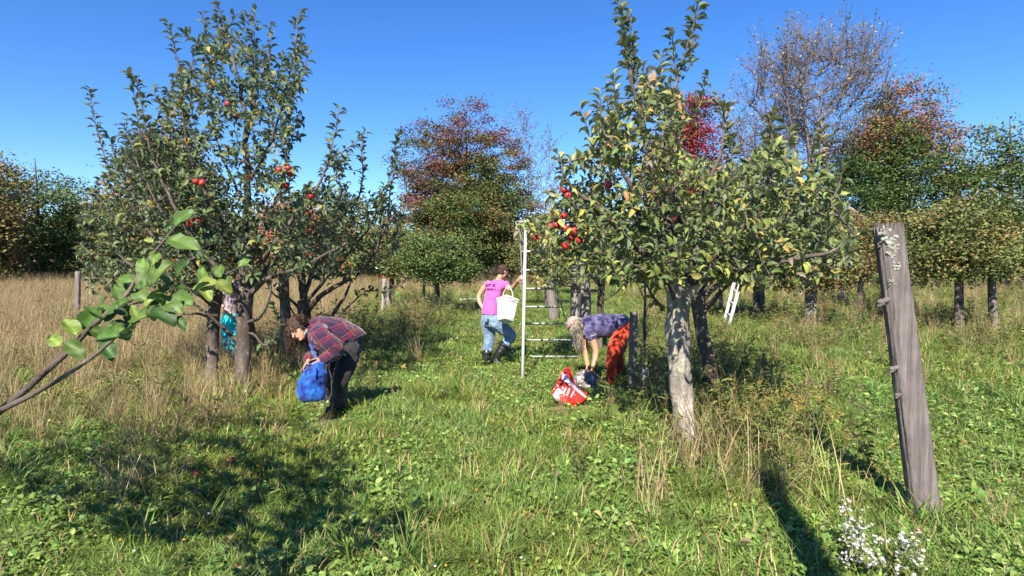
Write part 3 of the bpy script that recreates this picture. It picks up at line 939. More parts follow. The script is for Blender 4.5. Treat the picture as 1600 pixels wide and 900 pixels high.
# ------------------------------------------------------------------ farther trees
def far_tree(label, cx, D, top, width, crown, seed, pal, name='tree', nt=150, nleaf=9000, leaf=(0.16, 0.26), flat=0.35, clump=0.55, trunk_r=0.22, bark=None,
             bare=False, ground_py=None, group=None, forks=1, colour=None, cluster_leaf=True, cat='tree', fork_h=0.2, lift=0.1, tip=0.012, clear=0.12):
    rng = np.random.RandomState(seed)
    b = P(cx, 413, D)
    b[2] = gh(b[0], b[1])
    H = P(cx, top, D)[2] - b[2]
    W = width / FPX * D
    t = thing(name, label, cat, b, group)
    S = Skel()
    m = 12
    c0 = b + V3(0, 0, 1) * np.linspace(0, fork_h * H, m)[:, None]
    c0[:, :2] += 0.02 * H * np.stack([wob(c0, 1.5 / H, seed), wob(c0, 1.5 / H, seed + 1)], 1) * np.linspace(0, 1, m)[:, None]
    S.add(c0, -1, main=True)
    # crown volumes: (x, z, rx, rz) as fractions of width and height
    T = []
    vol = np.array([q[2] ** 2 * q[3] for q in crown])
    for q, v in zip(crown, vol / vol.sum()):
        k = max(4, int(nt * v))
        d = nrm(rng.normal(size=(k, 3))) * rng.uniform(0.12, 1, (k, 1)) ** 0.42
        T.append(b + V3(q[0] * W, 0, q[1] * H) + d * V3(q[2] * W, min(q[2] * W, 0.5 * W), q[3] * H))
    T = np.concatenate(T)
    T = T[T[:, 2] > b[2] + clear * H]
    top_pts = []
    for f in range(forks):
        if forks == 1:
            e = b + V3(crown[0][0] * W * 0.7, 0, 0.86 * H)
        else:
            x = (f + 0.5) / forks - 0.5
            e = b + V3((x + rng.uniform(-.06, .06)) * W * 0.55, rng.uniform(-.2, .2) * W, (0.75 - 0.5 * x * x) * H)
        mid = 0.45 * c0[-1] + 0.55 * e
        if forks > 1: mid[:2] = 0.62 * c0[-1][:2] + 0.38 * e[:2]
        S.add(spline([c0[-1], mid + rng.normal(size=3) * 0.01 * H, e], 16), 0)
    S.grow(T, rng, H * 0.035, lift, 0.9, 0, 0.03 if bare else 0.06)
    if bare:                                                 # a fan of fine twigs at the tips
        tips = list(enumerate(S.paths))[1 + forks:]
        for q0, p in tips:
            e = p['pts'][-1]
            tg = nrm(p['pts'][-1] - p['pts'][-2])
            for k in range(bare):
                i = rng.randint(len(p['pts']) // 3, len(p['pts']))
                st = p['pts'][i]
                dr = nrm(tg + 0.55 * rng.normal(size=3) + V3(0, 0, 0.55))
                L = H * rng.uniform(0.05, 0.13)
                S.add(np.array([st, st + dr * L * 0.5 + rng.normal(size=3) * 0.03 * L, st + dr * L + V3(0, 0, 0.12 * L)]), q0, cnt=0.25)
    S.radii(tip, 0.45)
    S.paths[0]['rad'] = np.linspace(trunk_r * 1.25, trunk_r, m)
    for f in range(forks):
        p = S.paths[1 + f]
        p['rad'] = np.linspace(trunk_r * (0.95 if forks == 1 else 0.55), tip * 1.6, len(p['pts'])) ** 1.0
    mb = MB()
    mb.tube(S.paths[0]['pts'] - np.linspace(0.15, 0, m)[:, None] * V3(0, 0, 1), S.paths[0]['rad'], 12)
    mb.build('trunk', bark or M_bark_mid, t)
    mb = MB()
    for p in S.paths[1:]:
        mb.tube(p['pts'], p['rad'], 6 if p['rad'][0] > 0.05 else 4 if p['rad'][0] > 0.02 else 3, caps=False)
    mb.build('branch', bark or M_bark_mid, t)
    ends = np.array([p['pts'][-1] for p in S.paths[1 + forks:]])
    if nleaf:
        if bare:
            A, Tn, K = along(S.paths[1 + forks:], 0.25, rng, 0.5)
            k = rng.choice(len(A), min(nleaf, len(A)), replace=False)
            A = A[k] + rng.normal(size=(len(k), 3)) * 0.05
        else:
            mids = np.array([p['pts'][len(p['pts']) * 2 // 3] for p in S.paths[1 + forks:]])
            src = np.concatenate([ends, mids])
            cs = rng.uniform(0.6, 1.4, len(src))
            k = rng.randint(0, len(src), nleaf)
            A = src[k] + rng.normal(size=(nleaf, 3)) * V3(1, 1, flat) * clump * cs[k][:, None]
            A = A[A[:, 2] > b[2] + 0.3]
        n = len(A)
        nm = nrm(V3(0, -0.1, 0.7) + 0.6 * rng.normal(size=(n, 3)))
        ax = nrm(rng.normal(size=(n, 3)) * V3(1, 1, 0.5))
        if colour is not None:
            rel = (A - b) / V3(W, W, H)
            C = colour(rel, A, rng)
        else:
            C = palette(n, pal, rng, A, 1.6 / max(1.0, W * 0.4), seed)
        V, F, CC = leaves_mesh(A, ax, nm, rng.uniform(*leaf, n), LEAF_LO, C)
        mesh('crown', V, F, M_leaf_far, t, False, CC)['kind'] = 'stuff'
    return t

RED = [(3, (0.20, 0.035, 0.04)), (3, (0.26, 0.05, 0.045)), (3, (0.16, 0.045, 0.04)), (2, (0.24, 0.10, 0.05))]
def maple_colour(rel, A, rng):
    n = len(A)
    g = palette(n, [(4, (0.06, 0.105, 0.035)), (4, (0.10, 0.15, 0.042)), (4, (0.17, 0.19, 0.05)), (2, (0.22, 0.12, 0.05))], rng, A, 0.35, 2)
    r = palette(n, [(4, (0.18, 0.05, 0.055)), (3, (0.23, 0.06, 0.06)), (3, (0.16, 0.075, 0.055)), (1, (0.22, 0.12, 0.06))], rng, A, 0.4, 3)
    k = 0.75 * wob(A, 0.22, 8) + 0.3 * rng.normal(size=n) + 1.5 * (rel[:, 2] - 0.62) + 0.75 * np.abs(rel[:, 0] - .05) - 0.12
    return np.where((k > 0.18)[:, None], r, g)
far_tree('tall maple turning red at the top, rising behind the person in the pink shirt', 728, 45, 152, 235,
    [(0.0, 0.5, 0.34, 0.3), (-0.08, 0.33, 0.46, 0.26), (0.12, 0.36, 0.44, 0.24), (-0.24, 0.64, 0.25, 0.24), (0.0, 0.78, 0.27, 0.21), (0.22, 0.6, 0.25, 0.24), (0.0, 0.2, 0.45, 0.14)],
    31, None, 'maple_tree', 820, 105000, (0.13, 0.21), 0.45, 0.45, 0.26, M_bark_dark, colour=maple_colour, clear=0.08)
far_tree('thin half-bare grey tree just right of the tall red-topped maple', 822, 50, 172, 130,
    [(0.0, 0.6, 0.42, 0.38), (-0.1, 0.8, 0.25, 0.2), (0.22, 0.5, 0.32, 0.3)], 32,
    [(3, (0.16, 0.19, 0.12)), (2, (0.12, 0.15, 0.09)), (1, (0.24, 0.24, 0.14))], 'bare_tree', 130, 2600, (0.13, 0.2), bare=4, forks=3, bark=M_bark_bare, trunk_r=0.16, lift=-0.08, tip=0.011)
far_tree('bright red maple showing behind the top of the big apple tree', 1072, 42, 128, 125,
    [(0.1, 0.62, 0.32, 0.3), (0.28, 0.42, 0.26, 0.22), (-0.22, 0.5, 0.3, 0.3), (0.05, 0.82, 0.2, 0.16)], 33,
    [(4, (0.30, 0.045, 0.05)), (4, (0.24, 0.05, 0.045)), (3, (0.33, 0.10, 0.06)), (2, (0.22, 0.13, 0.05))], 'maple_tree', 220, 22000, (0.15, 0.25), 0.5, 0.6, 0.2, M_bark_dark)
far_tree('large nearly leafless tree with fine upswept grey branches at the upper right', 1258, 37, 36, 235,
    [(-0.22, 0.62, 0.24, 0.32), (0.02, 0.7, 0.24, 0.3), (0.26, 0.66, 0.26, 0.32), (-0.3, 0.45, 0.2, 0.16), (0.3, 0.5, 0.2, 0.2), (0.33, 0.85, 0.14, 0.14), (-0.1, 0.86, 0.12, 0.14)], 34,
    [(3, (0.22, 0.20, 0.12)), (2, (0.30, 0.28, 0.18)), (1, (0.14, 0.16, 0.07))], 'bare_tree', 420, 6000, (0.13, 0.22), bare=8, forks=7, bark=M_bark_bare, trunk_r=0.36, lift=-0.14, fork_h=0.16, tip=0.015)
def mixed_colour(rel, A, rng):
    n = len(A)
    g = palette(n, [(4, (0.06, 0.11, 0.035)), (4, (0.09, 0.145, 0.04)), (2, (0.16, 0.19, 0.05))], rng, A, 0.35, 12)
    r = palette(n, [(3, (0.28, 0.09, 0.07)), (3, (0.27, 0.16, 0.07)), (3, (0.22, 0.18, 0.06))], rng, A, 0.4, 13)
    k = 0.7 * wob(A, 0.2, 18) + 0.25 * rng.normal(size=n) + 0.9 * (rel[:, 2] - 0.6) + 0.6 * rel[:, 0]
    return np.where((k > 0.22)[:, None], r, g)
far_tree('broad dark green tree with rusty patches right of the leafless tree', 1385, 36, 118, 220,
    [(0.0, 0.55, 0.36, 0.3), (-0.22, 0.4, 0.28, 0.26), (0.25, 0.5, 0.3, 0.3), (0.12, 0.8, 0.24, 0.2), (0, 0.22, 0.44, 0.16)], 35, None, 'maple_tree', 460, 70000, (0.125, 0.2), 0.45, 0.5, 0.26, M_bark_dark, colour=mixed_colour, clear=0.06)
far_tree('rusty green tree showing behind the leaves at the far left', 268, 31, 192, 150,
    [(0.0, 0.6, 0.4, 0.32), (-0.15, 0.8, 0.25, 0.18), (0.2, 0.42, 0.34, 0.26)], 36,
    [(4, (0.07, 0.08, 0.03)), (3, (0.14, 0.11, 0.04)), (3, (0.15, 0.06, 0.04)), (1, (0.24, 0.15, 0.05))], 'maple_tree', 240, 20000, (0.14, 0.22), 0.6, 0.5, 0.2, M_bark_dark)
far_tree('salmon-orange maple glowing through the branches above the person in plaid', 470, 43, 296, 165,
    [(0.0, 0.55, 0.42, 0.38), (-0.22, 0.42, 0.3, 0.3), (0.24, 0.4, 0.28, 0.3)], 37,
    [(4, (0.42, 0.16, 0.09)), (3, (0.36, 0.12, 0.07)), (3, (0.33, 0.20, 0.09)), (2, (0.2, 0.16, 0.06))], 'maple_tree', 170, 15000, (0.17, 0.26), 0.6, 0.6, 0.18, M_bark_dark)
OLIVE = [(4, (0.11, 0.14, 0.045)), (4, (0.16, 0.185, 0.06)), (3, (0.22, 0.22, 0.07)), (2, (0.25, 0.17, 0.07))]
BRN = [(4, (0.14, 0.16, 0.05)), (4, (0.20, 0.185, 0.065)), (3, (0.25, 0.19, 0.08)), (2, (0.24, 0.11, 0.065))]
GRN = [(4, (0.08, 0.125, 0.04)), (4, (0.12, 0.17, 0.05)), (2, (0.18, 0.21, 0.065))]
G_BG = 'trees along the back of the orchard'
low = [(0, 0.55, 0.48, 0.34), (-0.24, 0.45, 0.26, 0.26), (0.24, 0.48, 0.26, 0.28)]
for (lab, cx, D, top, w, pal, s) in [
    ('round apple tree beside two leaning grey posts, left of the tall maple', 612, 21, 335, 125, OLIVE, 41),
    ('low apple tree on a short dark trunk in front of the tall maple', 684, 19.5, 345, 125, GRN, 42),
    ('olive apple tree behind the tripod ladder', 855, 22, 322, 120, OLIVE, 43),
    ('brownish apple tree above the white ladder leaning in the back', 1185, 16.5, 318, 130, BRN, 45),
    ('brownish apple tree with a thick pale stump-like trunk, left of the lichen post', 1268, 14.6, 322, 120, BRN, 46),
    ('olive apple tree in the back row behind the lichen-spotted post', 1345, 20, 306, 130, BRN, 47),
    ('apple tree at the right edge beyond the lichen-spotted post', 1500, 13.5, 265, 190, OLIVE, 48),
    ('yellowing apple tree far back between the maple and the big apple tree', 905, 30, 345, 110, BRN, 49)]:
    far_tree(lab, cx, D, top, w, low, s, pal, 'apple_tree', 210, 15000, (0.065, 0.105), 0.6, 0.19, 0.085 if s != 46 else 0.13, M_bark_mid if s in (46, 44) else M_bark_dark, group='apple trees in the orchard rows', fork_h=0.32, forks=3, clear=0.36, tip=0.006)
for (lab, cx, D, top, w, pal, s) in [
    ('green tree standing far left beyond the tan meadow', 60, 40, 215, 180, GRN, 51),
    ('rusty tree at the left edge, behind the close apple branch', -60, 33, 180, 190, BRN, 52),
    ('dense green tree at the right edge behind the last apple tree', 1570, 34, 140, 220, GRN, 53),
    ('dark green bushy tree filling the gap left of the tall maple', 600, 55, 338, 130, GRN, 54),
    ('low russet tree under the right side of the tall maple', 840, 46, 322, 110, BRN, 55),
    ('green tree between the red maple and the leafless tree', 1165, 44, 285, 120, GRN, 56),
    ('russet bushy tree below the leafless tree', 1250, 33, 290, 130, BRN, 57),
    ('green tree filling the gap behind the salmon-orange maple', 385, 52, 325, 120, OLIVE, 58),
    ('dull green tree at the back left of the salmon-orange maple', 170, 50, 270, 150, OLIVE, 59)]:
    far_tree(lab, cx, D, top, w, [(0, 0.5, 0.42, 0.36), (-0.22, 0.35, 0.28, 0.26), (0.22, 0.38, 0.28, 0.28), (0, 0.2, 0.42, 0.16)], s, pal, 'tree', 230, 24000, (0.16, 0.25), 0.5, 0.55, 0.2, M_bark_dark, group=G_BG, clear=0.06)

def woodland():
    rng = np.random.RandomState(77)
    A, C, Sz = [], [], []
    mb = MB()
    for k in range(95):
        a = rng.uniform(-1.0, 1.0)
        d = rng.uniform(66, 100)
        x, y = d * math.tan(a) * 0.9, d
        h = rng.uniform(6, 10.5)
        z = float(gh(np.float64(x), np.float64(y)))
        n = 420
        u = nrm(rng.normal(size=(n, 3))) * rng.uniform(0.3, 1, (n, 1)) ** 0.4 * V3(3.6, 3.6, h * 0.5)
        A.append(V3(x, y, z + h * 0.52) + u)
        C.append(1.2 * palette(n, [GRN, OLIVE, BRN, GRN][k % 4], rng, A[-1], 0.3, k))
        Sz.append(rng.uniform(0.45, 0.8, n))
        mb.tube(np.array([(x, y, z - 0.2), (x, y, z + h * 0.7)]), [0.2, 0.08], 5)
    A, C, Sz = np.concatenate(A), np.concatenate(C), np.concatenate(Sz)
    n = len(A)
    V, F, CC = leaves_mesh(A, nrm(rng.normal(size=(n, 3))), nrm(V3(0, -.2, .6) + 0.6 * rng.normal(size=(n, 3))), Sz, LEAF_LO, C)
    W = np.concatenate(mb.V)
    o = mesh('woodland', np.concatenate([V, W]), [F + len(W) * 0] + [f + len(V) for f in mb.F()], M_leaf_far, None, False, np.concatenate([CC, np.tile([[0.07, 0.055, 0.045]], (len(W), 1))]))
    tag(o, 'band of far woodland closing the meadow behind all the trees', 'woodland', None, 'stuff')
woodland()

# ------------------------------------------------------------------ cloth, skin and hair
def skin_mat(name, c):
    m = NT(name)
    f = m.noise(m.coords(), 18, 4, 0.6)
    m.base(m.ramp(f, [(0.3, tuple(v * 0.86 for v in c)), (0.7, tuple(min(1, v * 1.1) for v in c))])).set(0.5, 0.35)
    m.b.inputs['Subsurface Weight'].default_value = 0.1
    m.b.inputs['Subsurface Scale'].default_value = 0.01
    return m.m
def cloth(name, c, c2=None, scale=9.0, rough=0.85, lo=0.4, hi=0.62, bump=0.25, detail=5):
    m = NT(name)
    o = m.coords()
    f = m.noise(o, scale, detail, 0.6)
    m.base(m.ramp(f, [(lo, c), (hi, c2 or tuple(min(1, v * 1.35) for v in c))])).set(rough, 0.15, 0, 0.2)
    w = m.noise(o, 14, 4, 0.5, (1, 1, 0.45))
    m.bump(w, bump, 0.03)
    return m.m
def plaid():
    m = NT('red_plaid_flannel')
    mp = m.n('ShaderNodeMapping')
    mp.inputs['Rotation'].default_value = (0.25, 0.62, 0.35)
    m.l(m.coords(), mp.inputs[0])
    nz = m.n('ShaderNodeTexNoise'); nz.inputs['Scale'].default_value = 5.0
    m.l(m.coords(), nz.inputs['Vector'])
    ad = m.n('ShaderNodeMix', data_type='RGBA', blend_type='LINEAR_LIGHT'); ad.inputs[0].default_value = 0.035
    m.l(mp.outputs[0], ad.inputs[6]); m.l(nz.outputs['Color'], ad.inputs[7])
    sp = m.n('ShaderNodeSeparateXYZ')
    m.l(ad.outputs[2], sp.inputs[0])
    def band(ax, per, off, wid):
        x = m.math('FRACT', m.math('ADD', m.math('DIVIDE', sp.outputs[ax], per), off))
        return m.math('LESS_THAN', x, wid)
    c = m.mix(m.noise(m.coords(), 30, 3), (0.065, 0.007, 0.015), (0.105, 0.011, 0.024))
    for ax in (0, 2):
        c = m.mix(m.math('MULTIPLY', band(ax, 0.115, 0.1, 0.42), 0.62), c, (0.025, 0.02, 0.05))
        c = m.mix(m.math('MULTIPLY', band(ax, 0.115, 0.62, 0.16), 0.5), c, (0.14, 0.02, 0.042))
    for ax in (0, 2):
        c = m.mix(m.math('MULTIPLY', band(ax, 0.115, 0.31, 0.03), 0.26), c, (0.45, 0.36, 0.42))
    m.base(c).set(0.9, 0.1, 0, 0.3)
    m.bump(m.noise(m.coords(), 16, 4, 0.5), 0.25, 0.03)
    return m.m
M_skin_tan = skin_mat('skin_tan', (0.44, 0.23, 0.14))
M_skin_fair = skin_mat('skin_fair', (0.48, 0.28, 0.19))
M_hair_brown = plain('hair_dark_brown', (0.05, 0.03, 0.02), 0.75, 0.2, 0, 0.6, 40)
M_hair_grey = plain('hair_grey_blond', (0.33, 0.28, 0.22), 0.5, 0.4, 0, 0.35, 40)
M_dark = plain('near_black', (0.012, 0.012, 0.013), 0.5, 0.3)

_tex = {}
def wrinkle(o, strength, size, depth=3):
    key = (size, depth)
    if key not in _tex:
        t = bpy.data.textures.new('folds', 'CLOUDS')
        t.noise_scale = size
        t.noise_depth = depth
        _tex[key] = t
    d = o.modifiers.new('folds', 'DISPLACE')
    d.texture = _tex[key]
    d.strength = strength
    d.mid_level = 0.5
    d.texture_coords = 'LOCAL'

def fuse(name, mb, mat, parent, voxel=0.008, smooth=4, folds=0.0, fsize=0.08, local=False):
    """one continuous surface grown from overlapping shapes"""
    o = mb.build(name, mat, parent, local=local)
    r = o.modifiers.new('fuse', 'REMESH')
    r.mode = 'VOXEL'
    r.voxel_size = voxel
    r.use_smooth_shade = True
    if smooth:
        s = o.modifiers.new('soften', 'SMOOTH')
        s.factor = 0.5
        s.iterations = smooth
    if folds:
        wrinkle(o, folds, fsize)
    return o

def hand(mb, wrist, toward, palm_n, size=0.175, curl=0.6, thumb=1, spread=0.5):
    """palm and five fingers; palm_n points out of the palm, fingers curl towards it"""
    d = nrm(np.asarray(toward, float)); pn = np.asarray(palm_n, float)
    pn = nrm(pn - (pn @ d) * d)
    s = np.cross(d, pn) * thumb
    L = size
    w0 = np.asarray(wrist, float)
    pc = w0 + d * L * 0.27
    mb.ell(pc, s * L * 0.22, d * L * 0.29, pn * L * 0.085, 12, 7)
    for k, (off, ln) in enumerate(((0.165, .40), (0.055, .45), (-0.055, .42), (-0.155, .33))):
        p = w0 + d * L * 0.47 + s * L * off
        pts = [p - d * L * 0.1, p]
        a = 0.15 + curl * 0.35
        for j, f in enumerate((0.45, 0.32, 0.25)):
            dd = math.cos(a) * d + math.sin(a) * pn + s * off * spread * 0.6
            pts.append(pts[-1] + nrm(dd) * L * ln * f)
            a += curl * (0.75 + 0.12 * k)
        mb.tube(np.array(pts), np.array([.052, .05, .047, .042, .034]) * L * 1.05, 7, True)
    p = w0 + d * L * 0.14 + s * L * 0.17
    q = [p - s * L * 0.05, p + (s * 0.75 + d * 0.5 + pn * 0.25) * L * 0.15, p + (s * 0.8 + d * 0.95 + pn * 0.5) * L * 0.22, p + (s * 0.7 + d * 1.4 + pn * 0.7) * L * 0.27]
    mb.tube(np.array(q), np.array([.068, .06, .05, .04]) * L, 7, True)

def head(mb, ce, fwd, up, h=0.225):
    """skull, jaw, brow, nose, lips, chin and ears"""
    f = nrm(np.asarray(fwd, float)); u = np.asarray(up, float)
    u = nrm(u - (u @ f) * f)
    s = np.cross(f, u)
    ce = np.asarray(ce, float)
    mb.ell(ce + u * 0.14 * h - f * 0.04 * h, s * 0.335 * h, f * 0.42 * h, u * 0.36 * h, 18, 11)
    mb.loft([(ce + u * 0.2 * h + f * 0.12 * h, s * 0.3 * h, f * 0.25 * h), (ce - u * 0.05 * h + f * 0.1 * h, s * 0.3 * h, f * 0.25 * h),
             (ce - u * 0.28 * h + f * 0.1 * h, s * 0.24 * h, f * 0.22 * h), (ce - u * 0.46 * h + f * 0.14 * h, s * 0.13 * h, f * 0.14 * h)], 14)
    mb.ell(ce - u * 0.42 * h + f * 0.25 * h, s * 0.1 * h, f * 0.07 * h, u * 0.07 * h, 8, 6)
    mb.tube(np.array([ce + u * 0.06 * h + f * 0.345 * h, ce - u * 0.06 * h + f * 0.42 * h, ce - u * 0.14 * h + f * 0.46 * h]), np.array([.035, .05, .065]) * h, 7, True)
    mb.ell(ce + u * 0.1 * h + f * 0.33 * h, s * 0.22 * h, f * 0.05 * h, u * 0.035 * h, 8, 6)
    mb.ell(ce - u * 0.25 * h + f * 0.345 * h, s * 0.1 * h, f * 0.04 * h, u * 0.035 * h, 8, 6)
    for g in (-1, 1):
        mb.ell(ce + s * g * 0.335 * h - f * 0.05 * h, s * 0.03 * h, f * 0.07 * h + s * g * 0.03 * h, u * 0.125 * h, 8, 6)
    return f, u, s

def face_bits(parent, ce, f, u, s, h=0.225, lip=(0.32, 0.10, 0.09)):
    ce = np.asarray(ce, float)
    for g in (-1, 1):
        mb = MB()
        mb.ell(ce + u * 0.03 * h + f * 0.335 * h + s * g * 0.135 * h, s * 0.06 * h, f * 0.03 * h, u * 0.032 * h, 10, 6)
        e = mb.build('eye', M_eye, parent)
        mb = MB()
        mb.ell(ce + u * 0.028 * h + f * 0.358 * h + s * g * 0.13 * h, s * 0.028 * h, f * 0.012 * h, u * 0.028 * h, 8, 5)
        mb.build('iris', M_dark, e)
        mb = MB()
        mb.tube(np.array([ce + u * 0.12 * h + f * 0.385 * h + s * g * 0.05 * h, ce + u * 0.145 * h + f * 0.37 * h + s * g * 0.13 * h, ce + u * 0.11 * h + f * 0.31 * h + s * g * 0.22 * h]), 0.016 * h, 5)
        mb.build('eyebrow', M_hair_brown, parent)
    mb = MB()
    mb.ell(ce - u * 0.255 * h + f * 0.372 * h, s * 0.11 * h, f * 0.025 * h, u * 0.03 * h, 10, 6)
    mb.build('lips', plain('lips', lip, 0.4), parent)
M_eye = plain('eye_white', (0.6, 0.57, 0.53), 0.25)

def hair_cap(ce, f, u, s, h=0.225, grow=1.09, back=0.0):
    mb = MB()
    mb.ell(ce + u * 0.17 * h - f * 0.085 * h, s * 0.345 * h * grow, f * 0.40 * h * grow, u * 0.36 * h * grow, 18, 11)
    mb.ell(ce - u * 0.06 * h - f * 0.17 * h, s * 0.31 * h * grow, f * 0.28 * h * grow, u * (0.34 + back) * h, 14, 9)
    return mb

def strands(name, roots, tips, mat, parent, rng, n=120, r=0.006, sag=0.15, curl=0.02, mid=None):
    """locks of hair from roots (function of rng) to tips (function of root)"""
    mb = MB()
    for k in range(n):
        a = roots(rng)
        b = tips(rng, a)
        m = 0.5 * (a + b) + (mid(rng, a) if mid else 0)
        t = np.linspace(0, 1, 8)[:, None]
        c = (1 - t) ** 2 * a + 2 * t * (1 - t) * m + t * t * b
        c = c + curl * np.stack([np.sin(t[:, 0] * rng.uniform(6, 12) + rng.uniform(0, 6)), np.sin(t[:, 0] * rng.uniform(6, 12) + rng.uniform(0, 6)), np.sin(t[:, 0] * 7 + rng.uniform(0, 6))], 1) * t
        rr = r * rng.uniform(0.6, 1.3) * np.array([1, 1.1, 1.1, 1, .9, .75, .5, .2])
        mb.tube(c, rr, 4)
    return mb.build(name, mat, parent)

def limbs(mb, pts, rad, n=12):
    c = spline(np.array(pts), 4 * len(pts))
    r = np.interp(np.linspace(0, 1, len(c)), np.linspace(0, 1, len(rad)), rad)
    mb.tube(c, r, n, True)

def shoe(mb, heel, toe, up=V3(0, 0, 1), w=0.042, h=0.06):
    heel, toe = np.asarray(heel, float), np.asarray(toe, float)
    d = toe - heel
    s = nrm(np.cross(d, up))
    R = []
    for f, ww, hh in ((-0.1, .5, .75), (0.0, .8, 1.15), (0.2, .85, 1.2), (0.45, .95, .95), (0.7, 1.08, .72), (0.9, .95, .55), (1.02, .5, .3)):
        R.append((heel + d * f + up * hh * h * 0.5, s * w * ww, up * hh * h * 0.52))
    mb.loft(R, 12)

# ------------------------------------------------------------------ person bending in plaid
def person_plaid():
    d0 = 6.1
    base = G(522, 655)
    t = thing('person', 'dark-haired person bending over in a red plaid shirt and black trousers, holding a bag', 'person', base)
    rng = np.random.RandomState(3)
    pel, c1, c2, nk = P(545, 541, 6.12), P(522, 522, 6.02), P(500, 516, 5.9), P(486, 513, 5.82)
    hd = P(468, 516, 5.74)
    shN, shF = P(500, 524, 5.68), P(484, 514, 6.05)
    elN, wrN = P(527, 549, 5.72), P(504, 563.5, 5.56)
    elF, wrF = P(489, 546, 6.0), P(482, 564, 5.68)
    hipN, knN, anN = P(546, 548, 6.02), P(533, 593, 5.88), P(524, 641, 6.08)
    hipF, knF, anF = P(541, 546, 6.24), P(519, 590, 6.08), P(514, 634, 6.32)
    lat = V3(0.12, 1, 0.05)
    b = MB()
    f, u, s = head(b, hd, (-0.48, -0.80, -0.30), (-0.62, 0.05, 0.75), 0.215)
    limbs(b, [nk, hd - u * 0.05 - f * 0.02], [0.055, 0.05])
    b.loft([(pel, lat * .12, V3(.1, 0, .1)), (c1, lat * .12, V3(.08, 0, .1)), (c2, lat * .14, V3(.05, 0, .1)), (nk, lat * .06, V3(.02, 0, .06))])
    for sh, el, wr in ((shN, elN, wrN), (shF, elF, wrF)):
        limbs(b, [c2 * 0.4 + sh * 0.6, sh, el, wr], [.05, .045, .036, .024])
    hand(b, wrN, P(491, 573, 5.48) - wrN, V3(-0.55, 0.75, 0.1), 0.165, 0.85, -1)
    hand(b, wrF, P(474, 574, 5.62) - wrF, V3(0.7, 0.35, -0.2), 0.16, 0.8, 1)
    for hp, kn, an in ((hipN, knN, anN), (hipF, knF, anF)):
        limbs(b, [hp, kn, an], [.07, .05, .035])
    fuse('body', b, M_skin_tan, t, 0.0055, 3)
    face_bits(t, hd, f, u, s, 0.215)
    # shirt
    b = MB()
    up = lambda x, z: V3(x, 0, z)
    b.loft([(P(556, 535, 6.14), lat * .155, up(.10, .085)), (P(546, 531, 6.1), lat * .185, up(.115, .115)), (P(528, 521, 6.04), lat * .195, up(.07, .145)),
            (P(510, 517, 5.95), lat * .20, up(.03, .15)), (P(496, 515, 5.88), lat * .19, up(-.01, .135)), (P(487, 514, 5.82), lat * .11, up(-.02, .085)), (P(482, 513, 5.8), lat * .075, up(-.02, .07))], 20)
    limbs(b, [c2 * .5 + shN * .5, shN, P(516, 538, 5.66), elN, P(515, 556, 5.65), wrN * 0.93 + elN * 0.07], [.10, .098, .085, .076, .066, .055])
    limbs(b, [c2 * .5 + shF * .5, shF, elF, wrF * 0.85 + elF * 0.15], [.10, .09, .07, .055])
    # loose front of the shirt hanging under the chest
    b.loft([(P(494, 520, 5.74), V3(.075, .05, .0), V3(.01, .055, .01)), (P(497, 532, 5.7), V3(.085, .05, .0), V3(.0, .05, .01)), (P(504, 544, 5.68), V3(.07, .04, .0), V3(0, .035, 0)), (P(509, 549, 5.68), V3(.045, .02, 0), V3(0, .02, 0))], 12)
    fuse('shirt', b, plaid(), t, 0.008, 4, 0.028, 0.07)
    # collar of the grey top under the shirt
    b = MB()
    c = P(481, 520, 5.78)
    a = np.linspace(0, 2 * math.pi, 14)
    b.tube(np.array([c + V3(.02, .0, .055) * math.cos(x) + V3(0, .075, .0) * math.sin(x) for x in a]), 0.017, 6, caps=False)
    b.build('collar', plain('collar_grey', (0.25, 0.24, 0.2), 0.9), t)
    # trousers
    b = MB()
    b.loft([(P(556, 532, 6.14), lat * .15, up(.085, .07)), (P(549, 541, 6.12), lat * .18, up(.115, .06)), (P(545, 552, 6.12), lat * .175, up(.12, .02)), (P(541, 562, 6.1), lat * .14, up(.1, 0))], 18)
    limbs(b, [hipN, P(541, 570, 5.96), knN, P(529, 618, 5.98), P(526, 636, 6.06)], [.115, .105, .085, .082, .082])
    limbs(b, [hipF, P(530, 568, 6.18), knF, P(517, 612, 6.2), P(515, 632, 6.3)], [.115, .105, .082, .078, .078])
    fuse('trousers', b, cloth('black_denim', (0.014, 0.012, 0.012), (0.03, 0.027, 0.026), 7), t, 0.009, 4, 0.03, 0.09)
    b = MB()
    b.tube(np.array([P(537, 553, 5.845), P(540, 555, 5.842)]), 0.006, 5)
    b.build('pocket_tag', plain('tag_white', (0.7, 0.7, 0.66)), t)
    ms = plain('shoe_dark', (0.03, 0.026, 0.026), 0.6, vary=0.4, scale=40)
    for heel, toe in ((P(528, 651, 6.08), P(512, 656, 5.9)), (P(517, 642, 6.35), P(503, 646, 6.2))):
        b = MB()
        heel[2] = gh(heel[0], heel[1]) + .02; toe[2] = gh(toe[0], toe[1]) + .01
        shoe(b, heel, toe, w=0.048, h=0.085)
        o = fuse('shoe', b, ms, t, 0.008, 2)
        b = MB()
        b.loft([(heel - V3(0, 0, .0), V3(.04, .03, 0), V3(.02, -.03, 0)), (heel + V3(0, 0, .018), V3(.042, .032, 0), V3(.02, -.03, 0))], 10)
        b.build('sole', plain('sole_grey', (0.2, 0.19, 0.18)), o)
    # hair
    p_hair = lambda x, y, d=0.0: P(x, y, 5.80 + d)
    cap = hair_cap(hd, f, u, s, 0.215, 1.2)
    cap.ell(p_hair(463, 506), V3(.075, 0, 0), V3(0, .09, 0), V3(.0, 0, .06), 12, 8)
    cap.ell(p_hair(478, 512), V3(.06, 0, 0), V3(0, .085, 0), V3(.0, 0, .075), 12, 8)
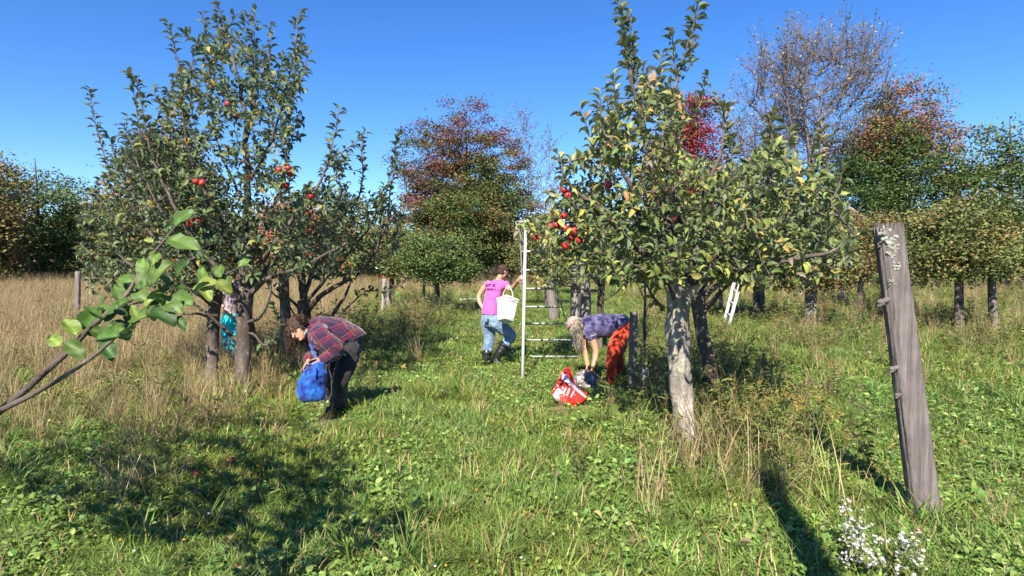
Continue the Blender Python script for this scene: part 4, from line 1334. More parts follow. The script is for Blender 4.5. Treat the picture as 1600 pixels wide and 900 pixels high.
    cap.ell(p_hair(455, 516, .04), V3(.045, 0, 0), V3(0, .06, 0), V3(.0, 0, .08), 12, 8)
    cap.ell(hd + u * 0.10 - f * 0.03 + s * 0.0, s * .085, f * .085, u * .06, 12, 8)
    hc = fuse('hair', cap, M_hair_brown, t, 0.008, 1, 0.03, 0.03)
    def root(r):
        d = nrm(r.normal(size=3))
        d = d - min(0, d @ u + 0.1) * u * 1.3
        if d @ f > 0.1: d = d - f * (d @ f + .1)
        d = nrm(d)
        return hd + u * 0.035 + d * 0.093
    def tip(r, a):
        o = nrm(a - hd)
        drop = r.uniform(0.06, 0.2)
        return a + o * r.uniform(0.015, 0.06) + V3(-0.12, 0.2, -1) * drop * (.3 if (o[1] < -.1 and o @ f > -.45) else 1.15)
    strands('lock', root, tip, M_hair_brown, hc, rng, 330, 0.0045, curl=0.02, mid=lambda r, a: nrm(a - hd) * 0.05 + V3(0, 0, .02))
    def root2(r):
        return p_hair(r.uniform(449, 486), r.uniform(497, 512), r.uniform(-.03, .08))
    def tip2(r, a):
        x, y = px_of(a)
        if x < 468: return p_hair(r.uniform(446, 463), r.uniform(528, 557), r.uniform(.0, .1))
        return p_hair(r.uniform(476, 490), r.uniform(520, 546), r.uniform(-.06, .06))
    strands('lock', root2, tip2, M_hair_brown, hc, rng, 220, 0.0045, curl=0.022, mid=lambda r, a: V3(-.03 if px_of(a)[0] < 468 else .02, 0, .02))
    return t
person_plaid()

def blue_bag():
    p = lambda x, y, d=0.0: P(x, y, 5.52 + d)
    m = cloth('blue_bag_cloth', (0.006, 0.025, 0.17), (0.016, 0.10, 0.40), 7.5, 0.55, 0.42, 0.6, 0.35)
    t = thing('bag', 'bright blue cloth shoulder bag hanging full from the hands of the person in plaid', 'bag', p(488, 626, .05))
    b = MB()
    R = []
    for (x, y, w, dd) in ((488, 627, 12, .05), (488, 622, 19, .085), (487, 612, 22.5, .11), (488, 598, 22, .115), (491, 585, 18.5, .10), (495, 575, 14, .07), (498, 566, 9, .045)):
        R.append((p(x, y), V3(w / FPX * 5.5, 0.02, 0), V3(-0.01, dd, 0)))
    b.loft(R, 22)
    fuse('pouch', b, m, t, 0.008, 3, 0.05, 0.075)
    b = MB()
    b.tube(spline([p(499, 572), p(495, 560, .06), p(489, 548, .12), p(485, 535, .18), p(484, 522, .22)], 14), np.linspace(.05, .024, 14), 8, flat=0.35)
    o = fuse('strap', b, m, t, 0.007, 2, 0.02, 0.05)
    b = MB()
    b.tube(spline([p(478, 590, -.09), p(475, 580, -.085), p(478, 572, -.04), p(488, 570, -.05), p(494, 578, -.10), p(492, 590, -.115)], 16), 0.008, 6)
    b.build('drawstring', m, t)
blue_bag()

# ------------------------------------------------------------------ person in pink
def person_pink():
    base = G(762, 570)
    D = base[1]
    p = lambda x, y, d=0.0: P(x, y, D + d)
    t = thing('person', 'person in a sleeveless pink shirt and blue jeans gripping the ladder pole, seen from behind', 'person', base)
    F = nrm(V3(0.75, 0.66, 0)); S = V3(0.66, -0.75, 0)       # facing, and her right side
    Z = V3(0, 0, 1)
    hd = p(786.5, 424.5, 0.0)
    nk, c2, c1, pel = p(779, 438, 0), p(774, 450, .0), p(769, 474, .0), p(766, 499, .0)
    shL, shR = p(762, 444, .12), p(790, 445, -.12)
    elL, wrL = p(748, 464.5, .16), p(755.5, 484, .02)
    elR, wrR = p(798, 452, -.16), p(810.5, 438, -.45)
    hipL, knL, anL = p(762, 501, .07), p(765, 528, .1), p(760.5, 560, 0)
    hipR, knR, anR = p(773, 502, -.07), p(798, 524, .05), p(781, 550, -.02)
    heelR = p(772, 566, .0)
    b = MB()
    f, u, s = head(b, hd, (0.8, 0.45, -0.36), (0.22, 0.1, 0.9), 0.205)
    limbs(b, [nk, hd - u * .06 - f * .02], [.052, .047])
    b.loft([(pel, S * .13, F * .08), (c1, S * .12, F * .08), (c2, S * .15, F * .08), (nk, S * .06, F * .05)])
    limbs(b, [c2 * .4 + shL * .6, shL, elL, wrL], [.055, .052, .038, .026])
    limbs(b, [c2 * .4 + shR * .6, shR, elR, wrR], [.055, .055, .042, .027])
    hand(b, wrL, p(755, 496, -.02) - wrL, V3(0.9, 0.2, 0), 0.165, 0.5, 1)
    hand(b, wrR, p(815, 428.5, -.62) - wrR, V3(.75, .5, -.2), 0.175, 0.9, -1)
    limbs(b, [hipL, knL, anL], [.07, .05, .04])
    limbs(b, [hipR, knR, anR], [.07, .05, .04])
    fuse('body', b, M_skin_fair, t, 0.0055, 3)
    face_bits(t, hd, f, u, s, 0.205)
    mp = cloth('pink_jersey', (0.50, 0.085, 0.31), (0.60, 0.12, 0.38), 5, 0.85, 0.35, 0.65, 0.2)
    b = MB()
    b.loft([(p(765.5, 491, 0), S * .165, F * .12), (p(766, 482, 0), S * .16, F * .118), (p(768, 470, 0), S * .15, F * .112), (p(771, 458, .0), S * .165, F * .118),
            (p(774, 448, 0), S * .18, F * .115), (p(776.5, 441.5, 0), S * .15, F * .085), (p(779, 437, 0), S * .085, F * .068)], 22)
    limbs(b, [c2 * .55 + shL * .45, shL * .98 + elL * .02], [.085, .06])
    limbs(b, [c2 * .55 + shR * .45, shR * .98 + elR * .02], [.085, .062])
    sh = fuse('shirt', b, mp, t, 0.008, 5, 0.018, 0.09)
    # dark lettering and emblem across the upper back, laid on the cloth
    q = MB()
    c = p(774, 449, 0)
    X = nrm(V3(0.72, -0.69, 0))
    org = c - F * 0.135
    def bar(x0, z0, x1, z1, w=0.006):
        x0, z0, x1, z1, w = 1.25 * x0 + .012, 1.2 * z0 - .01, 1.25 * x1 + .012, 1.2 * z1 - .01, 1.35 * w
        a, e = org + X * x0 + Z * z0, org + X * x1 + Z * z1
        dl = nrm(e - a); sd = nrm(np.cross(dl, F)) * w
        n = 5
        V = []
        for k in range(n):
            m_ = a + (e - a) * k / (n - 1)
            V += [m_ - sd, m_ + sd]
        q.add(np.array(V), [[2 * k, 2 * k + 1, 2 * k + 3, 2 * k + 2] for k in range(n - 1)])
    h = 0.05
    for x in (-.125,): bar(x, .03, x, .03 + h, .008)
    bar(-.105, .03, -.105, .03 + h, .007); bar(-.105, .03 + h, -.085, .03 + h * .5, .007); bar(-.085, .03 + h * .5, -.105, .035, .007)
    bar(-.072, .03 + h, -.036, .03 + h, .008); bar(-.054, .03, -.054, .03 + h, .008)
    bar(-.03, .03 + h, -.016, .03 + h * .5, .007); bar(-.002, .03 + h, -.016, .03 + h * .5, .007); bar(-.016, .03, -.016, .03 + h * .5, .007)
    for k in range(7):
        a0 = k / 7 * 6.28
        bar(.055 + .032 * math.cos(a0), .055 + .024 * math.sin(a0), .055 + .032 * math.cos(a0 + 1.3), .055 + .024 * math.sin(a0 + 1.3), .004)
    bar(.03, .085, .11, .092, .005); bar(.04, .05, .075, .06, .005); bar(.05, .035, .09, .03, .004)
    rr = np.random.RandomState(4)
    x = -.125
    while x < .105:
        w = rr.uniform(.010, .016)
        bar(x, -.028, x, .004, .004); bar(x + w, -.028, x + w, .004, .004)
        bar(x, [.003, -.012, -.027][rr.randint(3)], x + w, [.003, -.012, -.027][rr.randint(3)], .004)
        x += w + (.013 if rr.uniform() > .22 else .026)
    o = q.build('shirt_print', plain('print_navy', (0.03, 0.015, 0.09), 0.8), sh)
    w = o.modifiers.new('lay_on_cloth', 'SHRINKWRAP')
    w.target = sh; w.wrap_method = 'PROJECT'; w.use_project_z = False
    w.wrap_method = 'NEAREST_SURFACEPOINT'; w.wrap_mode = 'ABOVE_SURFACE'; w.offset = 0.004
    mj = cloth('blue_denim', (0.10, 0.16, 0.26), (0.22, 0.32, 0.44), 5, 0.85, 0.38, 0.66, 0.3)
    b = MB()
    b.loft([(p(766, 489, 0), S * .15, F * .11), (p(766, 496, 0), S * .168, F * .125), (p(767, 503, 0), S * .17, F * .125), (p(767, 509, 0), S * .14, F * .11)], 20)
    limbs(b, [hipL, p(764, 515, .09), knL, p(762, 542, .06), p(761, 553, .03)], [.115, .105, .085, .078, .078])
    limbs(b, [hipR, p(785, 513, .0), knR, p(793, 533, .03), p(789, 539, .01)], [.115, .108, .088, .08, .078])
    tr = fuse('jeans', b, mj, t, 0.008, 4, 0.035, 0.075)
    b = MB()
    b.box(p(758.5, 498, -.175), X * .045, F * .006, Z * .05 + X * 0.005, .004)
    b.build('back_pocket', mj, tr)
    mb_ = plain('rubber_black', (0.014, 0.015, 0.013), 0.32, 0.5, vary=0.3)
    b = MB()
    limbs(b, [p(761, 551, .03), p(760, 560, .01), p(759, 568, 0)], [.08, .07, .062], 14)
    shoe(b, p(758, 571, -.02), p(764, 569, .2), w=0.05, h=0.09)
    o = fuse('boot', b, mb_, t, 0.008, 2, 0.012, 0.05)
    c = MB(); c.tube(np.array([p(761.2, 549, .03), p(760.8, 553.5, .03)]), .086, 16); c.build('boot_cuff', M_dark, o)
    b = MB()
    limbs(b, [p(787, 540, .01), p(781, 551, -.02), p(774, 563, -.02)], [.085, .072, .06], 14)
    shoe(b, p(771.5, 567.5, -.03), p(784, 570, -.08), w=0.05, h=0.09)
    o = fuse('boot', b, mb_, t, 0.008, 2, 0.012, 0.05)
    c = MB(); c.tube(np.array([p(788.6, 538, .01), p(786, 542, .0)]), .09, 16); c.build('boot_cuff', M_dark, o)
    # hair pulled to a bun, a wrist band, a phone-dark pouch at the belt
    cap = hair_cap(hd, f, u, s, 0.205, 1.08)
    bun = p(775, 425, .02)
    cap.ell(bun, V3(.05, 0, 0), V3(0, .05, 0), V3(0, 0, .048), 12, 8)
    cap.ell(0.5 * (bun + hd) + u * .03, V3(.05, 0, 0), V3(0, .05, 0), V3(0, 0, .05), 12, 8)
    hc = fuse('hair', cap, M_hair_brown, t, 0.007, 1, 0.02, 0.025)
    rng = np.random.RandomState(8)
    strands('lock', lambda r: bun + nrm(r.normal(size=3)) * .04, lambda r, a: a + nrm(a - bun) * .035 + r.normal(size=3) * .02, M_hair_brown, hc, rng, 50, 0.005, curl=0.012)
    b = MB(); b.tube(np.array([wrR * .82 + elR * .18, wrR * .86 + elR * .14]), .033, 12); b.build('bracelet', plain('band_dark', (.12, .05, .03)), t)
    b = MB(); b.box(p(756.5, 499, -.03), X * .025, F * .02, Z * .05, .008); b.build('belt_pouch', M_dark, t)
    return p, elR, wrR
pp, elR, wrR = person_pink()

def bucket():
    D = pp(0, 0)[1] - 0.33
    q = lambda x, y, d=0.0: P(x, y, D + d)
    Zb = nrm(V3(0.10, 0.42, 0.90))
    A = nrm(np.cross(V3(0.72, 0.7, 0.12), Zb)); A = nrm(A)
    B = np.cross(Zb, A)
    top = q(793.5, 468, 0.02)
    H = 0.36
    m = NT('white_plastic'); m.base(m.ramp(m.noise(m.coords(), 6, 3), [(.3, (.56, .545, .52)), (.7, (.64, .63, .61))])).set(0.4, 0.4)
    t = thing('bucket', 'white square plastic bucket hooked on the arm of the person in pink', 'bucket', top - Zb * H)
    def ring(c, w, r=0.02, n=4):
        P_ = []
        for k, (i, j) in enumerate(((1, 1), (-1, 1), (-1, -1), (1, -1))):
            for g in range(n):
                a = (k * 90 + g * 90 / (n - 1)) * math.pi / 180
                P_.append(c + A * (i * (w - r) + r * math.cos(a)) + B * (j * (w - r) + r * math.sin(a)))
        return np.array(P_)
    def walls(rings):
        mb = MB(); n = len(rings[0]); i = np.arange(n); j = (i + 1) % n
        V = np.concatenate(rings)
        Q = np.concatenate([np.stack([k * n + i, k * n + j, (k + 1) * n + j, (k + 1) * n + i], 1) for k in range(len(rings) - 1)])
        mb.add(V, Q)
        return mb
    w0, w1 = 0.095, 0.122
    c = lambda z: top - Zb * (H - z)
    W = lambda z: w0 + (w1 - w0) * z / H
    rg = [ring(c(0.0), 0.004, 0.003), ring(c(0), w0 - .012), ring(c(.008), w0)] + [ring(c(z), W(z)) for z in (.1, .2, .29)] + [ring(c(.36), W(.36)), ring(c(.36), W(.36) - .006), ring(c(.05), W(.05) - .008), ring(c(.03), .004, .003)]
    walls(rg).build('body', m.m, t, True)
    for z0, z1, e in ((.295, .325, .007), (.335, .366, .012)):
        walls([ring(c(z0), W(z0) - .002), ring(c(z0), W(z0) + e), ring(c(z1), W(z1) + e), ring(c(z1), W(z1) - .004)]).build('rim', m.m, t, True)
    mb = MB()
    hk = elR * 0.45 + wrR * 0.55 + V3(0, 0, 0.0)
    e0, e1 = c(.32) + A * (W(.32) + .014), c(.32) - A * (W(.32) + .014)
    apex = q(793, 447, 0.03)
    mb.tube(spline([e0, e0 * .45 + apex * .55 + A * .05, apex + A * .02, apex - A * .02, e1 * .45 + apex * .55 - A * .05, e1], 22), 0.0045, 6)
    mb.build('handle', plain('white_wire', (.8, .8, .78), 0.4), t)
    for e in (e0, e1):
        mb = MB(); mb.ell(e, A * .012, B * .016, Zb * .016, 8, 6); mb.build('handle_lug', m.m, t)
bucket()

# ------------------------------------------------------------------ person in purple
def person_purple():
    D = GY(598, 957)
    p = lambda x, y, d=0.0: P(x, y, D + d)
    base = G(960, 598)
    t = thing('person', 'person with long grey hair stooping in a purple shirt with painted-on dappled shade and bright red trousers', 'person', base)
    Y = V3(0.05, 1, 0); Z = V3(0, 0, 1)
    hd = p(898, 508, -.02)
    nk, c2, c1, pel = p(914, 506, 0), p(925, 505, 0), p(945, 506, 0), p(971, 510, 0)
    shN, elN, wrN = p(922, 519, -.17), p(931, 548, -.2), p(927, 572, -.28)
    shF, elF, wrF = p(916, 515, .18), p(914, 545, .15), p(918, 570, -.1)
    hipN, knN, anN = p(974, 516, -.09), p(957, 556, -.18), p(955, 592, 0)
    hipF, knF, anF = p(975, 514, .10), p(966, 556, .08), p(966, 588, .3)
    b = MB()
    f, u, s = head(b, hd, (-0.55, -0.25, -0.75), (-0.75, 0.05, 0.55), 0.215)
    limbs(b, [nk, hd - u * .05 - f * .02], [.055, .05])
    b.loft([(pel, Y * .13, V3(.03, 0, .1)), (c1, Y * .12, V3(.02, 0, .11)), (c2, Y * .15, V3(0, 0, .11)), (nk, Y * .07, V3(0, 0, .07))])
    limbs(b, [c2 * .4 + shN * .6, shN, elN, wrN], [.058, .054, .042, .03])
    limbs(b, [c2 * .4 + shF * .6, shF, elF, wrF], [.058, .052, .04, .03])
    hand(b, wrN, p(922, 588, -.38) - wrN, V3(-.8, .3, 0), 0.18, 0.7, 1)
    hand(b, wrF, p(915, 586, -.2) - wrF, V3(.5, -.4, -.3), 0.18, 0.7, -1)
    limbs(b, [hipN, knN, anN], [.07, .052, .04]); limbs(b, [hipF, knF, anF], [.07, .052, .04])
    fuse('body', b, M_skin_tan, t, 0.0055, 3)
    face_bits(t, hd, f, u, s, 0.215)
    ms = cloth('purple_painted_dapple_shade', (0.014, 0.012, 0.045), (0.13, 0.115, 0.235), 13, 0.85, 0.38, 0.66, 0.2)  # pale and dark blotches put the dappled tree shade into the shirt's colour
    b = MB()
    b.loft([(p(979, 505, 0), Y * .15, V3(.03, 0, .085)), (p(969, 506, 0), Y * .185, V3(.06, 0, .135)), (p(952, 509, 0), Y * .19, V3(.03, 0, .165)), (p(936, 509, 0), Y * .19, V3(.01, 0, .165)),
            (p(923, 508, 0), Y * .19, V3(-.01, 0, .14)), (p(914, 506, 0), Y * .13, V3(-.01, 0, .10)), (p(909, 506, 0), Y * .085, V3(-.02, 0, .075))], 22)
    limbs(b, [c2 * .5 + shN * .5, shN, shN * .8 + elN * .2], [.1, .088, .078])
    limbs(b, [c2 * .5 + shF * .5, shF, shF * .8 + elF * .2], [.1, .085, .075])
    sh = fuse('shirt', b, ms, t, 0.008, 5, 0.025, 0.08)
    b = MB()
    cc = shN * .8 + elN * .2
    dd = nrm(elN - shN); e1 = nrm(np.cross(dd, V3(0, 1, 0))); e2 = np.cross(dd, e1)
    b.tube(np.array([cc + (e1 * math.cos(a) + e2 * math.sin(a)) * .078 for a in np.linspace(0, 2 * math.pi, 16)]), 0.006, 5, caps=False)
    b.build('sleeve_hem', plain('hem_pale', (0.4, 0.36, 0.42)), sh)
    mt = cloth('red_trousers', (0.50, 0.045, 0.018), (0.62, 0.07, 0.025), 5, 0.8, 0.35, 0.65, 0.25)
    b = MB()
    b.loft([(p(977, 506, 0), Y * .15, V3(.05, 0, .10)), (p(975, 513, 0), Y * .185, V3(.085, 0, .09)), (p(973, 522, 0), Y * .18, V3(.105, 0, .04)), (p(969, 532, 0), Y * .15, V3(.1, 0, .0))], 20)
    limbs(b, [hipN, p(964, 537, -.16), knN, p(956, 577, -.08), p(955, 596, 0)], [.118, .105, .083, .074, .076])
    limbs(b, [hipF, p(970, 537, .1), knF, p(966, 574, .18), p(966, 590, .28)], [.112, .095, .075, .068, .068])
    tr = fuse('trousers', b, mt, t, 0.009, 4, 0.04, 0.09)
    b = MB()
    b.tube(spline([p(981, 497, -.05), p(976, 507, -.19), p(967, 516, -.19), p(957, 527, -.14)], 14), 0.011, 6)
    b.build('waistband', plain('waist_dark', (.03, .025, .04)), tr)
    for an in (anN, anF):
        b = MB()
        h_ = an + V3(.03, 0, 0); h_[2] = gh(h_[0], h_[1]) + .01
        shoe(b, h_, h_ + V3(-.22, -.06, 0), w=0.045, h=.08)
        fuse('shoe', b, plain('shoe_brown', (.05, .035, .025)), t, .009, 2)
    # gloves patterned like leaves' dapple are bare forearms with dark work gloves
    cap = hair_cap(hd, f, u, s, 0.215, 1.1)
    hc = fuse('hair', cap, M_hair_grey, t, 0.007, 1, 0.02, 0.03)
    rng = np.random.RandomState(9)
    def root(r):
        d = nrm(r.normal(size=3)); d = d - min(0, d @ u) * u
        if d @ f > 0.4: d = d - f * 0.6
        return hd + u * .03 + nrm(d) * .092
    def tip(r, a):
        if r.uniform() < 0.4:
            return p(r.uniform(901, 914), r.uniform(520, 556), r.uniform(-.1, .08))
        return a + nrm(a - hd) * .02 + V3(.05, 0, -.09) * r.uniform(.5, 1.4)
    strands('lock', root, tip, M_hair_grey, hc, rng, 260, 0.0032, curl=0.018, mid=lambda r, a: nrm(a - hd) * .06 + V3(.04, 0, .0))
    b = MB()
    hb = plain('headband_rose', (.42, .13, .15), .7)
    cs = hd + u * .04
    b.tube(np.array([cs + (f * math.cos(a) * .098 + s * math.sin(a) * .088) + u * .02 * math.cos(a) for a in np.linspace(0, 2 * math.pi, 24)]), 0.011, 6, flat=.6, caps=False)
    b.build('headband', hb, t)
    return D
DP = person_purple()

# ------------------------------------------------------------------ person in turquoise trousers behind the trunks
def person_turquoise():
    base = G(360, 562)
    D = base[1]
    p = lambda x, y, d=0.0: P(x - 4, y, D + d)
    t = thing('person', 'person in turquoise trousers and mauve top standing behind the two dark trunks', 'person', base)
    Z = V3(0, 0, 1); F = nrm(V3(-.75, -.66, 0)); S = V3(.66, -.75, 0)
    hd = p(363, 426, -.03)
    nk, c2, c1, pel = p(367, 441, 0), p(369, 452, 0), p(368, 473, 0), p(364, 495, 0)
    shA, elA, wrA = p(358, 450, .15), p(349, 472, .12), p(361, 487, -.15)
    shB, elB, wrB = p(380, 450, -.14), p(386, 474, -.12), p(392, 495, -.12)
    b = MB()
    f, u, s = head(b, hd, (-.75, -.6, -.15), (0, 0, 1), .21)
    limbs(b, [nk, hd - u * .06], [.052, .047])
    b.loft([(pel, S * .13, F * .08), (c1, S * .12, F * .08), (c2, S * .15, F * .08), (nk, S * .06, F * .05)])
    limbs(b, [c2 * .4 + shA * .6, shA, elA, wrA], [.055, .052, .04, .028])
    limbs(b, [c2 * .4 + shB * .6, shB, elB, wrB], [.055, .052, .04, .028])
    hand(b, wrA, p(367, 500, -.2) - wrA, V3(.3, .8, 0), .175, .45, -1)
    hand(b, wrB, p(394, 508, -.14) - wrB, V3(-.8, 0, 0), .175, .5, 1)
    hips = [(p(360, 500, .07), p(360, 530, .05), p(360, 562, 0)), (p(369, 500, -.07), p(371, 530, -.08), p(371, 562, -.05))]
    for q in hips: limbs(b, q, [.07, .052, .04])
    fuse('body', b, M_skin_fair, t, .006, 3)
    face_bits(t, hd, f, u, s, .21)
    fuse('hair', hair_cap(hd, f, u, s, .21, 1.1, .1), M_hair_brown, t, .008, 1, .02, .03)
    b = MB()
    b.loft([(p(365, 492, 0), S * .155, F * .12), (p(367, 475, 0), S * .155, F * .115), (p(369, 458, 0), S * .175, F * .115), (p(369, 446, 0), S * .16, F * .09), (p(368, 441, 0), S * .08, F * .065)], 20)
    limbs(b, [c2 * .5 + shA * .5, shA, shA * .7 + elA * .3], [.09, .075, .065])
    limbs(b, [c2 * .5 + shB * .5, shB, shB * .7 + elB * .3], [.09, .075, .065])
    fuse('shirt', b, cloth('mauve_jersey', (.22, .17, .19), (.30, .24, .27), 5), t, .009, 4, .02, .09)
    b = MB()
    b.loft([(p(365, 487, 0), S * .15, F * .11), (p(365, 496, 0), S * .17, F * .125), (p(365, 506, 0), S * .165, F * .12), (p(365, 513, 0), S * .13, F * .1)], 18)
    for q in hips: limbs(b, [q[0], q[1], q[2] * .95 + q[1] * .05], [.115, .09, .085])
    fuse('trousers', b, cloth('turquoise_cotton', (0.0, .36, .40), (.02, .52, .55), 5), t, .009, 4, .035, .08)
    for q in hips:
        b = MB(); h_ = q[2].copy(); h_[2] = gh(h_[0], h_[1]) + .01
        shoe(b, h_ - F * .06, h_ + F * .17, w=.045, h=.08)
        fuse('shoe', b, M_dark, t, .01, 2)
    bag = thing('bag', 'dark brown shoulder bag at the hip of the person in turquoise trousers', 'bag', p(394, 532, -.2))
    b = MB()
    b.loft([(p(392, 531, -.2), V3(.09, .0, 0), V3(0, .05, 0)), (p(391, 522, -.2), V3(.13, 0, 0), V3(0, .075, 0)), (p(390, 508, -.2), V3(.125, 0, 0), V3(0, .075, 0)), (p(388, 494, -.18), V3(.08, 0, 0), V3(0, .05, 0)), (p(387, 488, -.17), V3(.05, 0, 0), V3(0, .03, 0))], 16)
    mm = cloth('brown_canvas', (.045, .024, .018), (.085, .045, .032), 8)
    fuse('pouch', b, mm, bag, .01, 3, .02, .07)
    b = MB()
    b.tube(spline([p(388, 490, -.2), p(384, 470, -.24), p(377, 450, -.2), p(372, 441, -.1), p(366, 444, .05)], 14), .016, 6, flat=.4)
    b.build('strap', M_dark, bag)
    b = MB()
    b.tube(spline([p(396, 512, -.22), p(402, 519, -.24), p(404, 529, -.22), p(400, 531, -.2), p(397, 524, -.2)], 14), .012, 6, flat=.5)
    b.build('buckle_loop', M_dark, bag)
person_turquoise()

# ------------------------------------------------------------------ sack and cloth bundle
def red_sack():
    D = GY(633, 890)
    p = lambda x, y, d=0.0: P(x, y, D + d)
    base = G(890, 633)
    t = thing('sack', 'crumpled red and white plastic sack with white print lying on the grass below the ladder', 'sack', base)
    # an outline with folds, blown open: front sheet and back sheet
    front = [[(885, 574, .30), (888, 575, .30), (892, 578, .30)],
             [(877, 583, .18), (886, 584, .10), (896, 592, .24)],
             [(873, 594, .12), (884, 597, .02), (902, 603, .22)],
             [(866, 606, .10), (880, 608, -.05), (912, 611, .18)],
             [(862, 615, .06), (881, 619, -.08), (917, 616, .12)],
             [(868, 624, .0), (884, 628, -.1), (913, 626, .04)],
             [(874, 629, .0), (893, 635, -.06), (904, 631, .0)]]
    rows = []
    for r in front:
        a = spline([p(*q) for q in r], 13)
        rows.append(a)
    g = np.stack(rows)                                        # 7 x 13
    h = np.stack([spline(g[:, j], 25) for j in range(13)], 1)  # 25 x 13
    k = h + 0.014 * wob(h * V3(1, .5, 1), 9, 3)[..., None] * V3(0.3, -1, .4) + 0.02 * wob(h, 4, 4)[..., None] * V3(0, -1, .3)
    back = h + V3(0.02, 0.16, 0.0) * np.sin(np.linspace(0.15, math.pi - .1, 13))[None, :, None] * np.linspace(.5, 1, 25)[:, None, None]
    m = NT('sack_film')
    o = m.coords()
    a = m.n('ShaderNodeAttribute', attribute_name='Col')
    m.base(a.outputs['Color']).set(0.42, 0.4)
    m.bump(m.noise(o, 25, 5, .6), .35, .02)
    def sheet(gr, cols, flip):
        n, w = gr.shape[:2]
        i, j = np.meshgrid(np.arange(n - 1), np.arange(w - 1), indexing='ij')
        q = (i * w + j).ravel()
        Q = np.stack([q, q + 1, q + w + 1, q + w], 1)
        return gr.reshape(-1, 3), Q[:, ::-1] if flip else Q, cols.reshape(-1, 3)
    red, wht = V3(.66, .03, .022), V3(.74, .72, .72)
    n2 = 97; w2 = 61
    def up(gr):
        a_ = np.stack([spline(gr[:, j], n2) for j in range(gr.shape[1])], 1)
        return np.stack([spline(a_[i], w2) for i in range(n2)], 0)
    k = up(k)
    X, Yy = px_of(k)
    c = np.tile(red, (n2, w2, 1))
    band = (Yy - (584 + 1.02 * (X - 880)) > -1) & (Yy - (592 + .78 * (X - 877)) < 0) & (X > 878)
    c[band] = wht
    c[((Yy - (583 + 1.05 * (X - 880))) > -2.2) & ((Yy - (583 + 1.05 * (X - 880))) < -0.2) & (X > 882) & (X < 897)] = V3(.06, .03, .22)
    c[(X < 873.5 + .02 * (Yy - 600)) & (Yy > 617 - 1.5 * (X - 864)) & (Yy > 607)] = wht
    c[(X > 873) & (X < 878.5) & (Yy > 607) & (Yy < 615) & ((X - 873) < (Yy - 606) * .8)] = wht
    def bar(x0, y0, x1, y1, w):
        L = math.hypot(x1 - x0, y1 - y0)
        dx, dy = (x1 - x0) / L, (y1 - y0) / L
        tt = (X - x0) * dx + (Yy - y0) * dy
        ss = np.abs(-(X - x0) * dy + (Yy - y0) * dx)
        c[(tt > 0) & (tt < L) & (ss < w)] = wht
    bar(890.5, 606, 885.5, 618, .95); bar(897, 610.5, 892, 620.5, .95); bar(884.5, 605.5, 881.5, 612, .8); bar(879, 612.5, 882, 616, .8); bar(878, 604, 880.5, 607.5, .7)
    bar(869, 598, 872, 604, .7); bar(865, 605, 866, 609, .6)
    V, Q, C = sheet(k, c, False)
    mesh('front_panel', V, Q, m.m, t, True, C)
    V, Q, C = sheet(back, np.tile(red, (25, 13, 1)), True)
    mesh('back_panel', V, Q, m.m, t, True, C)
red_sack()

def cloth_bundle():
    D = DP - 0.45
    p = lambda x, y, d=0.0: P(x, y, D + d)
    b0 = p(915, 606)
    b0[2] = gh(b0[0], b0[1])
    t = thing('bag', 'grey dappled cloth bag slumped open under the reaching hand of the person in purple', 'bag', b0)
    b = MB()
    b.ell(p(909, 593, .0), V3(.105, 0, 0), V3(0, .12, 0), V3(0.02, 0, .125), 16, 10)
    b.ell(p(922, 594, .06), V3(.09, 0, .02), V3(0, .12, 0), V3(-.02, 0, .115), 16, 10)
    b.ell(p(930, 592, .08), V3(.04, 0, 0), V3(0, .06, 0), V3(0.02, 0, .07), 10, 8)
    b.ell(p(914, 602, .0), V3(.15, 0, 0), V3(0, .14, 0), V3(0, 0, .06), 16, 8)
    m = NT('dappled_cloth')
    vo = m.n('ShaderNodeTexVoronoi'); vo.inputs['Scale'].default_value = 34
    m.l(m.coords(), vo.inputs['Vector'])
    sp = m.n('ShaderNodeSeparateColor'); m.l(vo.outputs['Color'], sp.inputs[0])
    m.base(m.ramp(sp.outputs[0], [(.2, (.14, .115, .11)), (.5, (.30, .26, .25)), (.75, (.16, .14, .12)), (.95, (.55, .48, .44))])).set(.9, .1)
    o = fuse('pouch', b, m.m, t, .009, 3, .05, .06)
    b = MB()
    b.tube(spline([p(903, 585, -.08), p(908, 579, -.02), p(916, 578, 0), p(924, 580, .02), p(929, 586, .02)], 14), .012, 6, flat=.4)
    b.build('bag_handle', m.m, t)
    rng = np.random.RandomState(12)
cloth_bundle()

def checked_bag():
    D = DD + 0.35
    p = lambda x, y, d=0.0: P(x, y, D + d)
    t = thing('bag', 'blue and white checked cloth bag hanging among the leaves by the cluster of red apples', 'bag', p(886, 374))
    m = NT('blue_check')
    sp = m.n('ShaderNodeSeparateXYZ'); m.l(m.coords(), sp.inputs[0])
    k1 = m.math('LESS_THAN', m.math('FRACT', m.math('MULTIPLY', m.math('ADD', sp.outputs[0], sp.outputs[2]), 13)), .5)
    k2 = m.math('LESS_THAN', m.math('FRACT', m.math('MULTIPLY', m.math('SUBTRACT', sp.outputs[0], sp.outputs[2]), 13)), .5)
    m.base(m.mix(m.math('MULTIPLY', m.math('ADD', k1, k2), .5), (.5, .58, .72), (.03, .10, .38))).set(.8, .1)
    b = MB()
    b.loft([(p(886, 373), V3(.05, 0, 0), V3(0, .04, 0)), (p(886, 366), V3(.08, 0, 0), V3(0, .06, 0)), (p(886, 345), V3(.085, 0, 0), V3(0, .06, 0)), (p(885, 330), V3(.07, 0, 0), V3(0, .04, 0)), (p(884, 326), V3(.055, 0, 0), V3(0, .02, 0))], 14)
    fuse('pouch', b, m.m, t, .008, 3, .03, .05)
    b = MB()
    b.tube(spline([p(876, 332), p(880, 318), p(887, 312), p(892, 322), p(897, 338, -.06), p(893, 348, -.07)], 14), .009, 6, flat=.5)
    b.build('strap', M_dark, t)
